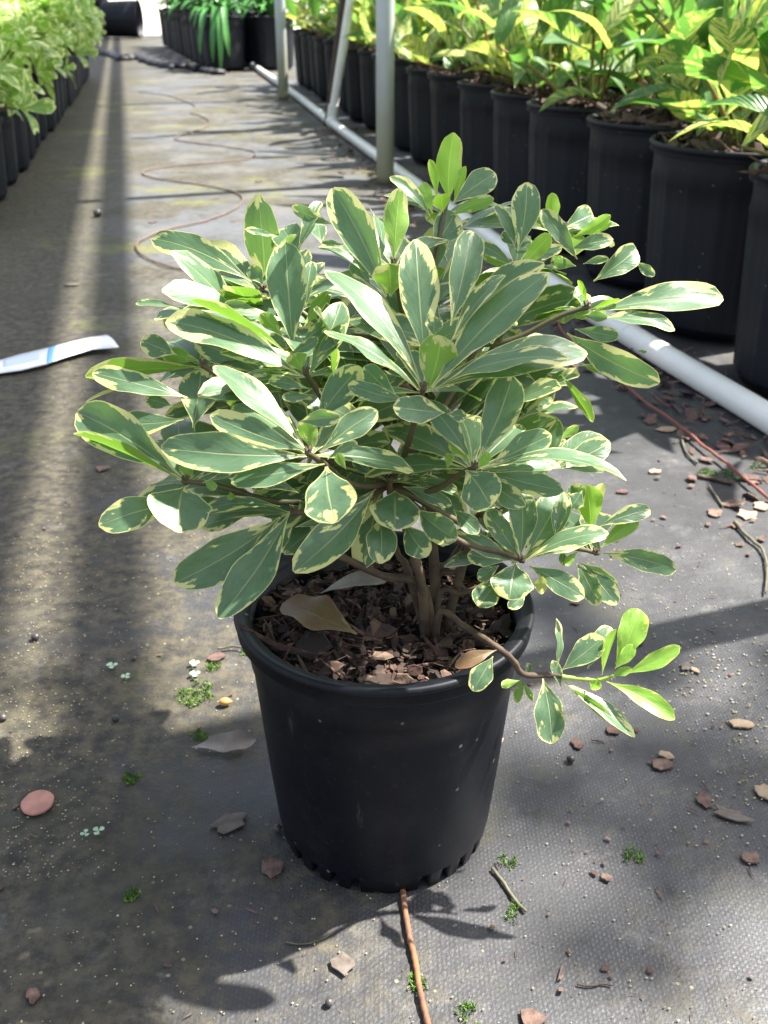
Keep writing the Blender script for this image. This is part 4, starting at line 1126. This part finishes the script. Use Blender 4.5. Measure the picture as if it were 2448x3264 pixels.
def strap_plant(seed, droop=False):
    r_ = empty('potted_strap_plant'); tag(r_, 'x', 'potted plant'); g = random.Random(seed); H = .32
    ri = nursery_pot('s', .15, .125, H, M['pot_back'], r_, ribs=16, n=64, lip=.006, band=.014, foot=False)
    soil_top(ri, H-.02, r_, g, 40, .012, .006); fo_ = MB()
    for j in range(38):
        az = g.uniform(0, 6.28); L = g.uniform(.22, .40); el = g.uniform(.3, 1.3); b = Vector((.02*math.cos(az), .02*math.sin(az), H))
        d = Vector((math.cos(az)*math.cos(el), math.sin(az)*math.cos(el), math.sin(el))); T = b + d*L*.8; T.z -= L*.45*(1.4-el); n = Vector((-math.cos(az)*math.sin(el)*.3, -math.sin(az)*math.sin(el)*.3, 1))
        q = leaf_geo(b, T, n, .026, g.uniform(.15, .3), .3, g.random(), 2, 10, prof=lambda v: max(0, min(1, (1-v)*3.2))**.6); fo_.add(q[0], q[1], q[2], q[3])
    if droop:
        for az, L in ((-1.75, .30), (-1.55, .36), (-1.3, .27), (-2.1, .26)):
            b = Vector((.13*math.cos(az), .13*math.sin(az), H+.05)); T = Vector((.24*math.cos(az), .24*math.sin(az), H - L + .04))
            q = leaf_geo(b, T, Vector((math.cos(az), math.sin(az), .8)), .034, .12, .2, g.random(), 2, 10, prof=lambda v: max(0, min(1, (1-v)*3.2))**.6); fo_.add(q[0], q[1], q[2], q[3])
    fo_.build('foliage', M['strap'], r_); return r_
ST = [strap_plant(41, True), strap_plant(42)]
s0 = Vector((-1.03, 7.2, 0)); sdv2 = Vector((-.28, 1, 0)).normalized()
for i in range(11):
    for row in range(2):
        p = s0 + sdv2*(.33*i) + Vector((sdv2.y, -sdv2.x, 0))*(.32*row); lab = f'{ORD[i]} strap-leaved plant in the {ORD[row]} row beyond the posts' + (', long leaves hanging over its rim' if (i == 0 and row == 0) else ''); grp = 'potted strap-leaved plants beyond the posts'
        if i == 0 and row == 0: o = ST[0]; o.location = p; o['label'] = lab; o['group'] = grp
        elif i == 1 and row == 0: o = ST[1]; o.location = p; o['label'] = lab; o['group'] = grp
        else: copy_thing(ST[1], p, g.uniform(0, 6), lab, grp, g.uniform(.95, 1.05))

# tipped pot at the end of the aisle, standing pots beside it
def bare_pot(label, loc_, rot, rt, rb, h, mat):
    r_ = empty('empty_pot', loc_); r_.rotation_euler = rot; tag(r_, label, 'plant pot'); nursery_pot('e', rt, rb, h, mat, r_, ribs=16, n=72, lip=.007, band=.016, foot=False); return r_
c = gd(305, 84); c2 = gd(222, 84)
bare_pot('large empty black pot lying on its side across the end of the aisle', (c.x - .42, c.y + .12, .19), (0, rad(90), 0), .19, .165, .40, M['pot_back'])
bare_pot('large black pot standing behind the tipped one at the end of the left row', (c2.x - .20, c2.y + .45, 0), (0, 0, 0), .2, .17, .42, M['pot_back'])
bare_pot('black pot standing at the far end of the left row beside the tipped pot', (c2.x - .17, c2.y - .35, 0), (0, 0, 0), .16, .13, .32, M['pot_back'])
cl = [(640, 415), (760, 412), (870, 432), (930, 458), (1000, 445), (1060, 445), (1120, 475), (1200, 500), (1300, 512), (1450, 525), (1560, 548), (1680, 565)]
P = smooth_path([ground(*px('L2', x, y)) + Vector((0, 0, .012)) for x, y in cl], 6); g2 = random.Random(8)
for p in P: p.z += .012*g2.random(); p.y += .03*g2.gauss(0, 1)
v, f = tube_geo(P, [.025 + .028*g2.random() for _ in P], 9); v = [Vector((p.x, p.y, max(.002, p.z*.6 + .01*mnoise.noise(p*20)))) for p in v]
tag(link_mesh('crumpled_cloth', v, f, M['cloth']), 'crumpled edge of black cloth lying across the aisle in the distance', 'cloth')
for i, (x, y, r, lab) in enumerate(((322, 62, .05, 'upper white pipe end lying beyond the tipped pot'), (320, 84, .04, 'lower white pipe end lying beyond the tipped pot'))):
    c = gd(x, 88); z = .05 + .17*(1-i) ; c = c + Vector((.12, .9, 0))
    tag(ptube('white_pipe', [Vector((c.x-.15, c.y, z)), Vector((c.x, c.y, z)), Vector((c.x+.30, c.y, z))], r, M['pvc'], None), lab, 'pipe')
